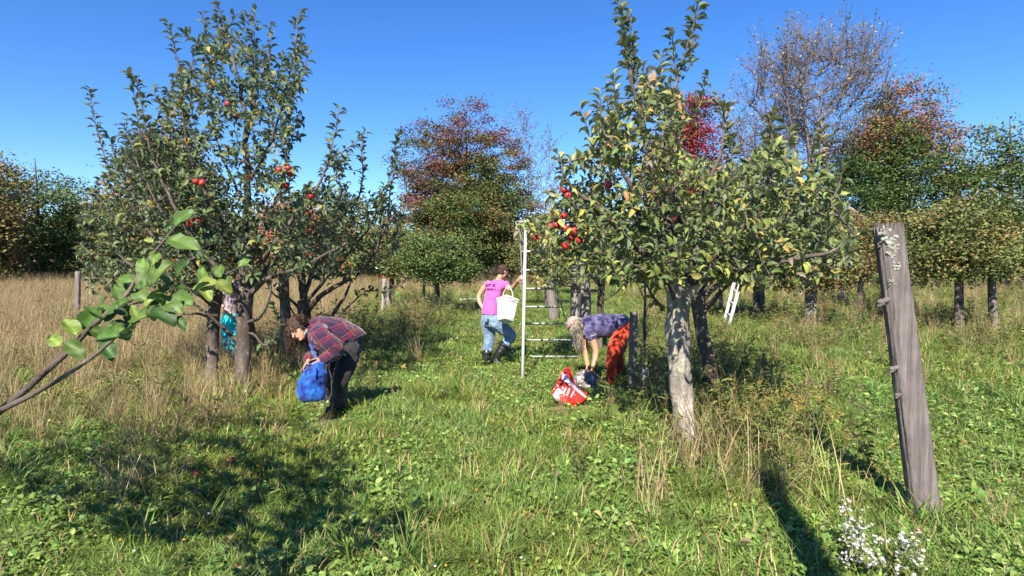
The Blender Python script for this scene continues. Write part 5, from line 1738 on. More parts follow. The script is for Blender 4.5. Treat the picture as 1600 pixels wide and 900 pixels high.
checked_bag()

# ------------------------------------------------------------------ ladders
M_alu = NT('aluminium')
_f = M_alu.noise(M_alu.coords(), 30, 4, .6, (1, 1, .2))
M_alu.base(M_alu.ramp(_f, [(.3, (.20, .20, .19)), (.7, (.36, .36, .35))])).set(.45, .4, .35)
M_alu = M_alu.m
M_alu_pole = NT('aluminium_pole').base((.66, .65, .63)).set(.42, .5, .2).m

def tripod_ladder():
    Db, Dt = GY(559, 860), 9.0
    pole0 = G(816.5, 591)
    t = thing('ladder', 'aluminium tripod orchard ladder standing with its bright pole towards the viewer', 'ladder', pole0)
    b = MB()
    ptop = P(821.5, 344, 8.75)
    b.tube(np.array([pole0, ptop]), [.023, .021], 12)
    b.build('pole', M_alu_pole, t)
    L0, L1 = P(821.5, 560, Db), P(812, 350, Dt)
    R0, R1 = P(905, 560, Db), P(834, 349, Dt)
    for a, e in ((L0, L1), (R0, R1)):
        d = nrm(e - a)
        sd = nrm(np.cross(d, V3(0, 1, .35)))
        b = MB()
        b.box(0.5 * (a + e), sd * .012, np.cross(d, sd) * .032, (e - a) * .5, .003)
        o = b.build('rail', M_alu, t, False)
        b = MB()
        b.box(a + d * .02, sd * .02, np.cross(d, sd) * .042, d * .035, .005)
        b.build('foot', plain('rubber_foot', (.05, .05, .05)), o)
    for k, f in enumerate((.015, .15, .28, .41, .545, .68, .81)):
        a, e = L0 + (L1 - L0) * f, R0 + (R1 - R0) * f
        b = MB()
        ax = nrm(e - a); dn = nrm(np.cross(ax, V3(0, .3, 1)))
        b.box(0.5 * (a + e), (e - a) * .5 + ax * .004, dn * .036, np.cross(ax, dn) * .011, .003)
        b.build('rung', M_alu, t, False)
    # hinge bracket at the head: a bent strap on either side and a top plate
    b = MB()
    c = P(818, 379, 8.8)
    b.tube(spline([c, P(813, 365, 8.78), P(806, 349, 8.8), P(808, 346, 8.86), P(821, 343, 8.9)], 16), .009, 6)
    b.tube(spline([c, P(824, 366, 8.78), P(832, 354, 8.8), P(836, 345, 8.86), P(821, 343, 8.9)], 16), .009, 6)
    b.build('hinge_bracket', M_alu, t)
    b = MB()
    b.box(0.5 * (L1 + R1) + V3(0, -.02, .02), (R1 - L1) * .62, V3(0, .11, 0), V3(0, 0, .016), .006)
    b.build('top_plate', M_alu, t, False)
tripod_ladder()

def white_ladder():
    base = G(1136, 510)
    D = base[1]
    t = thing('ladder', 'white aluminium ladder leaning into the brownish apple tree in the back row', 'ladder', base)
    mw = plain('white_alu', (.58, .58, .57), .4, .4, .2)
    r = [(P(1138.5, 511, D), P(1181, 350, D + .45)), (P(1131.5, 503, D + .38), P(1170, 352, D + .72))]
    for a, e in r:
        d = nrm(e - a); sd = nrm(np.cross(d, V3(.3, 1, 0)))
        b = MB()
        b.box(.5 * (a + e), sd * .042, np.cross(d, sd) * .014, (e - a) * .5, .004)
        b.build('rail', mw, t, False)
    for f in np.linspace(.1, .92, 8):
        a, e = r[0][0] + (r[0][1] - r[0][0]) * f, r[1][0] + (r[1][1] - r[1][0]) * f
        b = MB(); b.tube(np.array([a, e]), .017, 8); b.build('rung', mw, t)
white_ladder()

# ------------------------------------------------------------------ posts
def post_mat(name, dark, light, lichen=None):
    m = NT(name)
    o = m.coords()
    f = m.noise(o, 34, 7, .7, (1, 1, .05))
    g = m.noise(o, 4, 4, .6)
    c = m.ramp(f, [(.3, dark), (.7, light)])
    c = m.mix(m.ramp(g, [(.45, (0, 0, 0)), (.7, (.5, .5, .5))]), c, tuple(.6 * v for v in dark))
    if lichen:
        v = m.noise(o, 16, 5, .6)
        c = m.mix(m.ramp(v, [(.60, (0, 0, 0)), (.635, (1, 1, 1))]), c, lichen)
    m.base(c).set(.92, .12)
    m.bump(f, 1.0, .03)
    return m.m
M_post = post_mat('weathered_wood', (.11, .09, .075), (.29, .25, .215))
M_post_w = post_mat('whitened_wood', (.20, .17, .145), (.42, .38, .33))
M_post_l = post_mat('lichen_wood', (.11, .09, .08), (.27, .235, .22))

def post(label, a, top, w, mat=None, dtop=0.0, seed=0, split=True, n=14, loc=None, h=None, group='wooden posts standing in the orchard'):
    base = G(*a) if loc is None else V3(*loc)
    D = base[1]
    tp = P(top[0], top[1], D + dtop) if h is None else base + V3(0.02, 0, h)
    r = 0.5 * w / FPX * D if h is None else w * .5
    rng = np.random.RandomState(seed + 500)
    m = max(10, int(np.linalg.norm(tp - base) / .09))
    c = base + np.linspace(-.06, 1, m)[:, None] * (tp - base)
    c[:, :2] += r * .14 * np.stack([wob(c, .6, seed), wob(c, .6, seed + 3)], 1)
    prof = 1 + .16 * np.sin(np.arange(n) / n * 6.28 * 2 + rng.uniform(0, 6)) * .5 + .13 * rng.normal(size=n)
    if split: prof[rng.randint(n)] *= .72
    a_ = np.arange(n) / n * 2 * math.pi
    V = []
    for k in range(m):
        rr = r * (1.06 - .14 * k / m) * prof * (1 + .04 * rng.normal(size=n))
        V.append(c[k] + np.stack([np.cos(a_) * rr, np.sin(a_) * rr, np.zeros(n)], 1))
    V[-1][:, 2] += r * .35 * rng.normal(size=n)
    V = np.concatenate(V + [[c[-1] + V3(0, 0, r * .1)]])
    i = np.arange(n); j = (i + 1) % n
    Q = np.concatenate([np.stack([k * n + i, k * n + j, (k + 1) * n + j, (k + 1) * n + i], 1) for k in range(m - 1)])
    T = np.stack([np.full(n, m * n), (m - 1) * n + i, (m - 1) * n + j], 1)
    return V, [Q, T], base, r, c
def post_thing(label, *a, **k):
    mat = k.pop('mat', None) or M_post
    V, F, base, r, c = post(label, *a, **k)
    return top_mesh('wooden_post', V, F, mat, base, label, 'post', 'wooden posts standing in the orchard')

post_thing('grey post behind the head of the person in plaid, right of the two dark trunks', (450, 562), (443, 425), 15, seed=1)
post_thing('straight pale post by the red car, nearer of two pale posts there', (597, 503), (601, 436), 6.5, seed=2, mat=M_post_w)
post_thing('whitish post leaning to the left beside the straight pale one', (609, 482), (599, 440), 5.5, seed=3, mat=M_post_w)
post_thing('thin pale post just left of the low apple tree trunk', (661, 487), (663, 438), 4.5, seed=4)
post_thing('thick silvery post behind the ladder, left of a close pair', (899, 545), (898, 412), 17, seed=5, mat=M_post_w)
post_thing('thick weathered post behind the ladder, right of a close pair', (917, 540), (914, 411), 18, seed=6, mat=M_post_w, dtop=-.1)
post_thing('pale stubby post seen between the ladder rungs', (866, 500), (857, 432), 15, seed=7)
post_thing('leaning grey post standing behind the red trousers', (988, 612), (990, 488), 13, seed=8)
post_thing('dim grey post left of the white leaning ladder', (1127, 488), (1126, 425), 6, seed=9)
post_thing('grey-white post close to the right of the white leaning ladder', (1191, 492), (1189, 420), 6.5, seed=10)
post_thing('whitish post right of the brownish tree trunk in the back row', (1251, 468), (1248, 420), 6, seed=11, mat=M_post_w)
post_thing('pale upright post in the tall grass of the back row', (1317, 474), (1316, 404), 7, seed=12)
post_thing('short white post farthest back at the right', (1354, 452), (1353, 407), 5.5, seed=13, mat=M_post_w)
post_thing('thin grey post beside the farthest short white one', (1361, 452), (1361, 416), 3.5, seed=14)
post_thing('small pale post among shrubs right of the ladder', (1011, 470), (1009, 420), 5, seed=15, mat=M_post_w)
post_thing('grey post at the right edge past the lichen-spotted post', (1552, 520), (1550, 415), 11, seed=16)
post_thing('pale post in the tan meadow at the far left', (120, 512), (122, 425), 8, seed=17)

# the lichen-spotted post close on the right: split timber with knots
def near_post():
    D = 3.6
    base = P(1450, 700, D); base[2] = gh(base[0], base[1])
    top = P(1388, 356, D)
    t = thing('wooden_post', 'lichen-spotted grey post leaning close by at the right, dark along its left side', 'post', base, 'wooden posts standing in the orchard')
    d = top - base
    m = 44
    c = base + np.linspace(-.04, 1, m)[:, None] * d
    n = 56
    gr = np.random.RandomState(62).normal(size=56)
    a = np.arange(n) / n * 2 * math.pi
    rng = np.random.RandomState(61)
    V = []
    for k in range(m):
        q = np.stack([np.cos(a), np.sin(a), np.full(n, c[k][2])], 1)
        rr = .082 * (1.04 - .12 * k / m) * (1 + .05 * wob(q * V3(1.2, 1.2, .5), 1.0, 3) + .05 * wob(q * V3(6, 6, .4), 1.0, 5) + .03 * gr + .012 * rng.normal(size=n))
        # flattened split face towards the viewer
        x = np.cos(a) * rr * 1.05; y = np.sin(a) * rr
        y = np.maximum(y, -.055)
        V.append(c[k] + np.stack([x, y, np.zeros(n)], 1))
    V[-1][:, 2] += .014 * rng.normal(size=n) + .01
    V = np.concatenate(V + [[c[-1] + V3(0, 0, .005)]])
    i = np.arange(n); j = (i + 1) % n
    Q = np.concatenate([np.stack([k * n + i, k * n + j, (k + 1) * n + j, (k + 1) * n + i], 1) for k in range(m - 1)])
    T = np.stack([np.full(n, m * n), (m - 1) * n + i, (m - 1) * n + j], 1)
    mesh('shaft', V, [Q, T], M_post_l, t)
    for (x, y, s) in ((1379, 473, .03), (1396, 577, .026), (1404, 618, .022), (1376, 383, .018)):
        b = MB()
        p = P(x, y, D - .02)
        b.ell(p + V3(-.005, 0, 0), V3(-s * 1.05, -s * .3, s * .35), V3(0, s * .8, 0), V3(s * .2, 0, s * .7), 10, 7)
        b.ell(p + V3(-s * .5, -.004, -s * .35), V3(-s * .7, 0, -s * .3), V3(0, s * .6, 0), V3(s * .1, 0, s * .5), 9, 6)
        b.ell(p + V3(.01, -.01, s * .5), V3(s, 0, s * .3), V3(0, s * .7, 0), V3(0, 0, s * .6), 9, 6)
        b.build('knot', M_post_l, t)
    for (x, y, s) in ((1388, 372, .03), (1396, 378, .022), (1398, 392, .02), (1380, 362, .016), (1400, 414, .018), (1393, 440, .012)):
        b = MB()
        q = P(x, y, D - .056)
        for k in range(14):
            e = q + V3(rng.normal() * s * .75, .003 * rng.normal(), rng.normal() * s * .9)
            b.ell(e, V3(s * .5, 0, 0), V3(0, .003, 0), V3(s * .1 * rng.normal(), 0, s * .4), 7, 5)
        b.build('lichen_patch', plain('lichen', (.25, .255, .21), .95, vary=.4, scale=60), t)
near_post()
# tall post just outside the picture: its long shadow crosses the lower right corner
V, F, base, r, c = post('', (0, 0), (0, 0), .17, loc=(.75, -.25, float(gh(np.float64(.75), np.float64(-.25)))), h=4.1, seed=70)
top_mesh('wooden_post', V, F, M_post, base, 'tall grey post nearest the viewer, casting the long narrow shadow at the lower right', 'post', 'wooden posts standing in the orchard')

# thin sapling with a white guard, right of the red trousers
def sapling():
    base = G(1007, 606)
    D = base[1]
    p = lambda x, y, d=0.0: P(x, y, D + d)
    t = thing('sapling', 'thin dark sapling with a white guard at its foot, right of the red trousers', 'young tree', base)
    b = MB()
    b.tube(spline([base, p(1007, 560), p(1007, 500), p(1008, 460), p(1006, 425)], 20), np.linspace(.022, .012, 20), 8)
    b.build('trunk', M_bark_dark, t)
    for q in ([(1008, 470), (1000, 452), (995, 440)], [(1007, 500), (1012, 480), (1020, 462)], [(1008, 450), (1018, 436), (1030, 430)]):
        b = MB(); b.tube(spline([p(*z) for z in q], 8), np.linspace(.009, .003, 8), 5); b.build('branch', M_bark_dark, t)
    b = MB()
    b.tube(np.array([p(1007, 601), p(1007, 590), p(1007, 574)]), [.032, .03, .029], 10)
    b.build('trunk_guard', plain('guard_white', (.62, .66, .70), .4), t)
sapling()

# crumpled foil by the dark trunk
def foil():
    base = G(390, 622)
    rng = np.random.RandomState(2)
    b = MB()
    for k in range(9):
        c = base + V3(rng.normal() * .016, -.06 + rng.normal() * .015, .06 + abs(rng.normal()) * .03)
        b.ell(c, nrm(rng.normal(size=3)) * .016, nrm(rng.normal(size=3)) * .016, nrm(rng.normal(size=3)) * .02, 6, 5)
    b.top('foil', plain('crumpled_foil', (.72, .74, .76), .25, .5, .7, .2), base, 'crumpled silvery foil scrap lying at the foot of the tall dark apple trunk', 'litter', smooth=False)
foil()

# far red car seen between the pale posts
def car():
    D = 47.0
    c = P(598, 452, D); c[2] = gh(c[0], c[1])
    t = thing('car', 'red car with dark windows parked far off at the end of the tan meadow', 'car', c)
    mr = plain('car_red', (.34, .03, .022), .35, .5)
    mg = plain('car_glass', (.02, .03, .05), .08, .5)
    X, Y, Z = V3(1, 0, 0), V3(0, 1, 0), V3(0, 0, 1)
    def side(prof, hw):
        b = MB(); n = len(prof)
        V = [c + X * x + Y * s * hw * f + Z * z for s in (-1, 1) for x, z, f in prof]
        i = np.arange(n); j = (i + 1) % n
        b.add(V, np.stack([i, j, n + j, n + i], 1))
        ce = [c + Y * -hw + Z * .7, c + Y * hw + Z * .7]
        b.add(np.array(V[:n] + [ce[0]]), None, np.stack([np.full(n, n), j, i], 1))
        b.add(np.array(V[n:] + [ce[1]]), None, np.stack([np.full(n, n), i, j], 1))
        return b
    b = side([(-2.05, .3, 1), (-2.1, .62, 1), (-1.95, .86, 1), (-1.1, .95, 1), (1.2, .95, 1), (1.95, .88, 1), (2.1, .6, 1), (2.05, .3, 1)], .85)
    b.build('body', mr, t, False)
    b = side([(-1.2, .95, 1), (-.55, 1.42, .86), (.75, 1.45, .86), (1.65, .95, 1)], .8)
    b.build('window', mg, t, False)
    b = MB(); b.box(c + Z * 1.46 + X * .1, X * .7, Y * .66, Z * .03, .01); b.build('roof', mr, t)
    for x in (-1.3, 1.3):
        for y in (-.8, .8):
            b = MB(); b.tube(np.array([c + X * x + Y * (y - .1) + Z * .31, c + X * x + Y * (y + .1) + Z * .31]), .31, 16)
            w = b.build('wheel', plain('tyre', (.02, .02, .02)), t)
            b = MB(); b.tube(np.array([c + X * x + Y * (y - .115) + Z * .31, c + X * x + Y * (y + .115) + Z * .31]), .18, 12)
            b.build('rim', M_alu, w)
    for x in (-2.08, 2.08):
        for y in (-.6, .6):
            b = MB(); b.box(c + X * x + Y * y + Z * .68, X * .04, Y * .16, Z * .07, .01); b.build('headlight' if x < 0 else 'tail_light', plain('lamp', (.6, .55, .5), .15), t)
car()

# long white pipe lying in the far grass
b = MB()
a, e = P(718, 471, GY(473, 718)), P(756, 470.5, GY(473, 756) + .4)
b.tube(np.array([a + V3(0, 0, .09), e + V3(0, 0, .10)]), .02, 8)
b.top('pipe', plain('pipe_white', (.5, .51, .49), .5), a, 'white pipe lying across the far grass left of the person in pink', 'pipe')

# ------------------------------------------------------------------ windfall apples
rngw = np.random.RandomState(14)
for lab, x, y in (('red windfall apple in the grass below the left trees, nearer of two', 306, 747), ('red windfall apple in the grass below the left trees, farther of two', 363, 727)):
    g = G(x, y)
    o = make_apple(g + V3(0, 0, .035), rngw, None, .026)
    tag(o, lab, 'apple', 'windfall apples in the grass')

# ------------------------------------------------------------------ grass
GREENS = np.array([(0.145, 0.245, 0.046), (0.19, 0.295, 0.06), (0.25, 0.335, 0.085), (0.12, 0.205, 0.042)])
TANS = np.array([(0.36, 0.27, 0.135), (0.30, 0.225, 0.11), (0.44, 0.345, 0.19), (0.23, 0.17, 0.085)])

def tuft(seed, n, h, w, spread, lean, curl, cols, dry=0.06, seg=3, heads=0):
    rng = np.random.RandomState(seed)
    b = MB()
    for k in range(n):
        a = rng.uniform(0, 6.283)
        r = spread * math.sqrt(rng.uniform())
        q = rng.uniform(0, 6.283)
        p0 = V3(r * math.cos(q), r * math.sin(q), -.01)
        L = rng.uniform(*h)
        ln = rng.uniform(*lean)
        cu = rng.uniform(*curl)
        d = V3(math.cos(a), math.sin(a), 0)
        sd = V3(-math.sin(a), math.cos(a), 0)
        t = np.linspace(0, 1, seg + 1)
        ang = ln + cu * t
        x = np.concatenate([[0], np.cumsum(np.sin(0.5 * (ang[1:] + ang[:-1])))]) * L / seg
        z = np.concatenate([[0], np.cumsum(np.cos(0.5 * (ang[1:] + ang[:-1])))]) * L / seg
        ww = rng.uniform(.7, 1.3) * w * np.array([.8, 1, .75, .12] if seg == 3 else np.interp(t, [0, .3, .7, 1], [.8, 1, .75, .12]))
        c = p0 + x[:, None] * d + z[:, None] * V3(0, 0, 1)
        s_ = sd * 1 + 0
        V = np.stack([c - s_ * ww[:, None], c + s_ * ww[:, None]], 1).reshape(-1, 3)
        Q = [[2 * i, 2 * i + 1, 2 * i + 3, 2 * i + 2] for i in range(seg)]
        col = TANS[rng.randint(4)] if rng.uniform() < dry else cols[rng.randint(len(cols))]
        col = col * rng.uniform(.75, 1.25)
        b.add(V, Q, None, col)
        if heads and rng.uniform() < heads:
            e = c[-1]; up = nrm(c[-1] - c[-2])
            for j in range(5):
                o = e - up * j * .018
                v = nrm(rng.normal(size=3) + up * 1.5)
                u = nrm(np.cross(v, rng.normal(size=3))) * .0035
                b.add(np.array([o - u, o + v * .014 - u * .8, o + v * .028, o + v * .014 + u * .8]), [[0, 1, 2, 3]], None, col * .9)
    return b

def broad(seed, n, spread, size, hmax, cols, flowers=0):
    """low clover and dandelion leaves"""
    rng = np.random.RandomState(seed)
    r = spread * np.sqrt(rng.uniform(size=n)); q = rng.uniform(0, 6.28, n)
    pos = np.stack([r * np.cos(q), r * np.sin(q), rng.uniform(.01, hmax, n)], 1)
    ax = nrm(np.stack([np.cos(q + rng.normal(size=n) * .8), np.sin(q + rng.normal(size=n) * .8), rng.uniform(-.1, .7, n)], 1))
    nm = nrm(V3(0, 0, 1) + .35 * rng.normal(size=(n, 3)))
    C = cols[rng.randint(len(cols), size=n)] * rng.uniform(.75, 1.3, (n, 1))
    V, F, CC = leaves_mesh(pos, ax, nm, rng.uniform(*size, n), leaf_template(.6, .12, .2), C)
    b = MB()
    b.add(V, None, F, CC)
    return b

def weed(seed, n_stem, h, leaf, cols, top=None, spread=.12, topcol=None, stemcol=(.16, .14, .06)):
    """upright stems set with lance leaves, with or without a flower plume"""
    rng = np.random.RandomState(seed)
    b = MB()
    for k in range(n_stem):
        q = rng.uniform(0, 6.28); r = spread * math.sqrt(rng.uniform())
        p0 = V3(r * math.cos(q), r * math.sin(q), -.02)
        H = rng.uniform(*h)
        ln = V3(math.cos(q), math.sin(q), 0) * rng.uniform(.05, .35) * H
        c = spline([p0, p0 + V3(0, 0, H * .5) + ln * .3, p0 + V3(0, 0, H) + ln], 8)
        b.tube(c, np.linspace(.0035, .0018, 8), 4, c=np.array(stemcol))
        m = int(H / .03)
        u = rng.uniform(.15, 1.0, m)
        pos = np.stack([np.interp(u, np.linspace(0, 1, 8), c[:, i]) for i in range(3)], 1)
        a = rng.uniform(0, 6.28, m)
        ax = nrm(np.stack([np.cos(a), np.sin(a), rng.uniform(.1, .9, m)], 1))
        C = cols[rng.randint(len(cols), size=m)] * rng.uniform(.75, 1.25, (m, 1))
        V, F, CC = leaves_mesh(pos, ax, nrm(V3(0, 0, 1) + .4 * rng.normal(size=(m, 3))), rng.uniform(*leaf, m), leaf_template(.24, .08, .3), C)
        b.add(V, None, F, CC)
        if top == 'plume' and rng.uniform() < .75:
            for j in range(9):
                a = rng.uniform(0, 6.28)
                st = c[-1] - (c[-1] - c[-3]) * rng.uniform(0, .9)
                d = nrm(V3(math.cos(a), math.sin(a), .6))
                L = rng.uniform(.03, .085)
                kk = 9
                x = st + d * np.linspace(.1, 1, kk)[:, None] * L + rng.normal(size=(kk, 3)) * .005
                V, F, CC = leaves_mesh(x, nrm(rng.normal(size=(kk, 3)) + V3(0, 0, .6)), nrm(rng.normal(size=(kk, 3))), rng.uniform(.008, .016, kk), LEAF_LO, np.array(topcol)[rng.randint(len(topcol), size=kk)] * rng.uniform(.8, 1.2, (kk, 1)))
                b.add(V, None, F, CC)
    return b

M_grass = leaf_mat('grass_blade', .3, .5, .3, .018, .28, (.55, (1.1, .92, .78)))
M_dry = leaf_mat('dry_grass_blade', .25, .7, .15, .01, .28)
M_weed = leaf_mat('weed_leaf', .25, .5, .3, .012, .22)

def source(name, tufts, mat):
    c = bpy.data.collections.new(name)                        # kept out of the scene: only instanced
    for k, b in enumerate(tufts):
        me = raw_mesh('%s_tuft' % name, np.concatenate(b.V), b.F(), True, np.concatenate(b.C))
        me.materials.append(mat)
        c.objects.link(bpy.data.objects.new('%s_%02d' % (name, k), me))
    return c

def field(name, coll, nsrc, pos, scale, rng, tilt=.12, label=None, cat=None):
    n = len(pos)
    me = bpy.data.meshes.new(name)
    me.vertices.add(n)
    me.vertices.foreach_set('co', pos.astype(np.float32).ravel())
    a = me.attributes.new('idx', 'INT', 'POINT'); a.data.foreach_set('value', rng.randint(0, nsrc, n).astype(np.int32))
    a = me.attributes.new('scl', 'FLOAT', 'POINT'); a.data.foreach_set('value', scale.astype(np.float32))
    r = np.stack([rng.normal(size=n) * tilt, rng.normal(size=n) * tilt, rng.uniform(0, 6.283, n)], 1)
    a = me.attributes.new('rot', 'FLOAT_VECTOR', 'POINT'); a.data.foreach_set('vector', r.astype(np.float32).ravel())
    o = bpy.data.objects.new(name, me)
    link(o)
    g = bpy.data.node_groups.new('scatter_' + name, 'GeometryNodeTree')
    g.interface.new_socket('Geometry', in_out='INPUT', socket_type='NodeSocketGeometry')
    g.interface.new_socket('Geometry', in_out='OUTPUT', socket_type='NodeSocketGeometry')
    N = g.nodes; L = g.links
    gi = N.new('NodeGroupInput'); go = N.new('NodeGroupOutput')
    ip = N.new('GeometryNodeInstanceOnPoints')
    ci = N.new('GeometryNodeCollectionInfo')
    ci.inputs['Collection'].default_value = coll
    ci.inputs['Separate Children'].default_value = True
    ci.inputs['Reset Children'].default_value = True
    ip.inputs['Pick Instance'].default_value = True
    def na(nm, ty):
        x = N.new('GeometryNodeInputNamedAttribute'); x.data_type = ty; x.inputs['Name'].default_value = nm
        return x.outputs['Attribute']
    L.new(gi.outputs[0], ip.inputs['Points'])
    L.new(ci.outputs[0], ip.inputs['Instance'])
    L.new(na('idx', 'INT'), ip.inputs['Instance Index'])
    er = N.new('FunctionNodeEulerToRotation')
    L.new(na('rot', 'FLOAT_VECTOR'), er.inputs[0])
    L.new(er.outputs[0], ip.inputs['Rotation'])
    L.new(na('scl', 'FLOAT'), ip.inputs['Scale'])
    L.new(ip.outputs[0], go.inputs[0])
    md = o.modifiers.new('scatter', 'NODES'); md.node_group = g
    return tag(o, label, cat, None, 'stuff')

TROD = [(G(520, 652), .38), (G(505, 650), .3), (G(765, 571), .34), (G(778, 571), .25), (G(885, 636), .34), (G(905, 632), .3), (G(816, 592), .12), (G(860, 562), .3), (G(835, 562), .3), (G(890, 560), .3), (G(1140, 513), .5), (G(955, 602), .28), (G(910, 612), .3), (G(390, 626), .2)]
def scatter(rng, bands, keep, trod=.55):
    out = []
    for y0, y1, dens in bands:
        x1 = .95 * y1 + 2.4
        n = int(dens * 2 * x1 * (y1 - y0))
        x = rng.uniform(-x1, x1, n); y = rng.uniform(y0, y1, n)
        m = np.abs(x) < .95 * y + 2.4
        x, y = x[m], y[m]
        kk = keep(x, y)
        for c, r in TROD:                                     # the grass is trodden short around feet and things set down
            kk = kk * (1 - trod * np.exp(-(((x - c[0]) ** 2 + (y - c[1] + .12) ** 2) / r ** 2) ** 2))
        k = rng.uniform(size=len(x)) < kk
        out.append(np.stack([x[k], y[k], gh(x[k], y[k])], 1))
    return np.concatenate(out)

def sig(v): return 1 / (1 + np.exp(-np.clip(v, -30, 30)))
def xy(x, y): return np.stack([x, y, np.zeros_like(x)], 1)
def dryness(x, y):
    edge = np.where(y < 8, -2.85 - .05 * (y - 5), -3.0 - .27 * (y - 8))
    m = sig((edge - x) * 3.0 + 1.4 * wob(xy(x, y), .35, 4))
    far = sig((y - 34) * .4) * sig((-x - 2) * .5)
    return np.clip(m * np.interp(y, [3, 6, 9, 12], [.3, .8, .9, 1]) + .6 * far, 0, 1)
def rowright(x, y):
    """rank weeds along the right-hand tree row"""
    c = 1.75 + .19 * (y - 5)
    return np.exp(-((x - c - .35) / .75) ** 2) * sig((y - 4.3) * 4) * sig((26 - y) * .4)
def rough(x, y):
    """long grass at the far right and beneath the back rows"""
    return np.clip(sig((x - .33 * y - .4) * 2) * sig((y - 9) * 1.5) * .8 + np.exp(-((x + 1.8 + .06 * y) / 1.0) ** 2) * sig((y - 11)) * .8, 0, 1)

def build_grass():
    rng = np.random.RandomState(99)
    G1 = [tuft(s, 46, (.06, .17), .0034, .10, (.35, 1.3), (.2, 1.3), GREENS, .08) for s in range(1, 6)]
    G1 += [tuft(s, 32, (.09, .22), .0038, .09, (.3, 1.15), (.4, 1.6), GREENS, .07) for s in range(6, 9)]
    c = source('green_grass', G1, M_grass)
    kp = lambda x, y: np.clip(1 - .72 * dryness(x, y), 0, 1)
    p = scatter(rng, [(1.0, 2.3, 170), (2.3, 5, 330), (5, 8, 190), (8, 13, 105), (13, 22, 42), (22, 40, 12), (40, 64, 3)], kp)
    v = wob(p * V3(1, 1, 0), .45, 21)
    for c_, r_ in TROD: v = v - 1.6 * np.exp(-(((p[:, 0] - c_[0]) ** 2 + (p[:, 1] - c_[1] + .12) ** 2) / r_ ** 2) ** 2)
    sc = rng.uniform(.65, 1.15, len(p)) * np.clip(1 + .22 * v, .4, 2) * np.interp(p[:, 1], [4, 9, 20, 45], [.82, .95, 1.25, 2.0])
    field('grass', c, len(G1), p, sc, rng, .15, 'short green orchard grass covering the mown way between the trees', 'grass')
    # broad low leaves between the blades
    B1 = [broad(s, 46, .11, (.022, .05), .10, np.array([(.14, .225, .042), (.18, .27, .055), (.23, .31, .072), (.115, .185, .04)])) for s in range(20, 25)]
    B1 += [broad(s, 18, .10, (.035, .075), .08, np.array([(.10, .19, .04), (.14, .23, .05), (.20, .27, .07)])) for s in range(25, 28)]
    c = source('clover', B1, M_weed)
    kp = lambda x, y: np.clip(.35 + .5 * wob(xy(x, y), .5, 31), 0.05, 1) * (1 - .85 * dryness(x, y))
    p = scatter(rng, [(1.0, 5, 110), (5, 9, 70), (9, 16, 26), (16, 30, 6)], kp)
    field('clover', c, len(B1), p, rng.uniform(.7, 1.25, len(p)) * np.interp(p[:, 1], [4, 20], [.85, 1.1]), rng, .12, 'low broad clover and dandelion leaves among the grass', 'clover')
    # long green tussocks
    G2 = [tuft(s, 46, (.22, .48), .0042, .06, (.1, .6), (.5, 1.9), GREENS, .10) for s in range(40, 45)]
    c = source('tussock', G2, M_grass)
    def kp(x, y):
        t = np.clip(.75 * wob(xy(x, y), .55, 41) - .32, 0, 1) + .35 * rough(x, y) + .35 * dryness(x, y) * sig((11 - y)) + .55 * rowright(x, y)
        t += .45 * np.exp(-((x + .2) / .75) ** 2 - ((y - 3.3) / .55) ** 2)
        return np.clip(t, 0, 1)
    p = scatter(rng, [(1.0, 5, 42), (5, 9, 34), (9, 16, 20), (16, 30, 8), (30, 50, 2)], kp)
    field('long_grass', c, len(G2), p, rng.uniform(.6, 1.1, len(p)) * np.interp(p[:, 1], [4, 30], [.85, 1.5]), rng, .12, 'long arching green grass tussocks at the feet of the trees', 'grass')
    # tall dry grass
    D1 = [tuft(s, 34, (.35, .85), .0026, .09, (.02, .35), (.1, .9), TANS, .9, heads=.6) for s in range(60, 65)]
    D1 += [tuft(s, 40, (.2, .5), .003, .10, (.2, .9), (.4, 1.8), TANS, .8) for s in range(65, 68)]
    c = source('dry_grass', D1, M_dry)
    def kp(x, y):
        return np.clip(dryness(x, y) * (.5 + .5 * sig((y - 8) * .9)) + .10 * rowright(x, y) + .09 * rough(x, y) + .008, 0, 1)
    p = scatter(rng, [(2.6, 5, 26), (5, 9, 40), (9, 15, 34), (15, 26, 22), (26, 45, 9), (45, 64, 3)], kp)
    sc = rng.uniform(.55, 1.1, len(p)) * np.interp(p[:, 1], [4, 9, 20, 45], [.62, .8, 1.1, 1.7])
    field('dry_grass', c, len(D1), p, sc, rng, .12, 'tall straw-coloured dry grass of the meadow behind the left trees', 'dry grass')
    # leafy weeds in the right row and at the back
    W1 = [weed(s, 5, (.25, .55), (.05, .10), np.array([(.10, .15, .035), (.14, .19, .045), (.19, .21, .05)]), 'plume' if s % 2 else None, .10, [(.42, .30, .05), (.30, .20, .08), (.36, .30, .20)]) for s in range(80, 86)]
    c = source('meadow_weeds', W1, M_weed)
    def kp(x, y):
        return np.clip(.75 * rowright(x, y) + .4 * rough(x, y) + .12 * dryness(x, y) + .5 * np.exp(-((x + 2.6) / .9) ** 2) * sig((y - 11.5) * 2) * sig((20 - y)), 0, 1)
    p = scatter(rng, [(4, 9, 26), (9, 16, 14), (16, 30, 6), (30, 45, 1.5)], kp)
    field('meadow_weeds', c, len(W1), p, rng.uniform(.6, 1.15, len(p)) * np.interp(p[:, 1], [5, 30], [.9, 1.5]), rng, .1, 'leafy goldenrod weeds growing along the right row of trees', 'weeds')
    # fallen leaves
    rl = np.random.RandomState(6)
    p = scatter(rl, [(2.6, 6, 3.2), (6, 12, 1.6)], lambda x, y: np.ones_like(x))
    n = len(p)
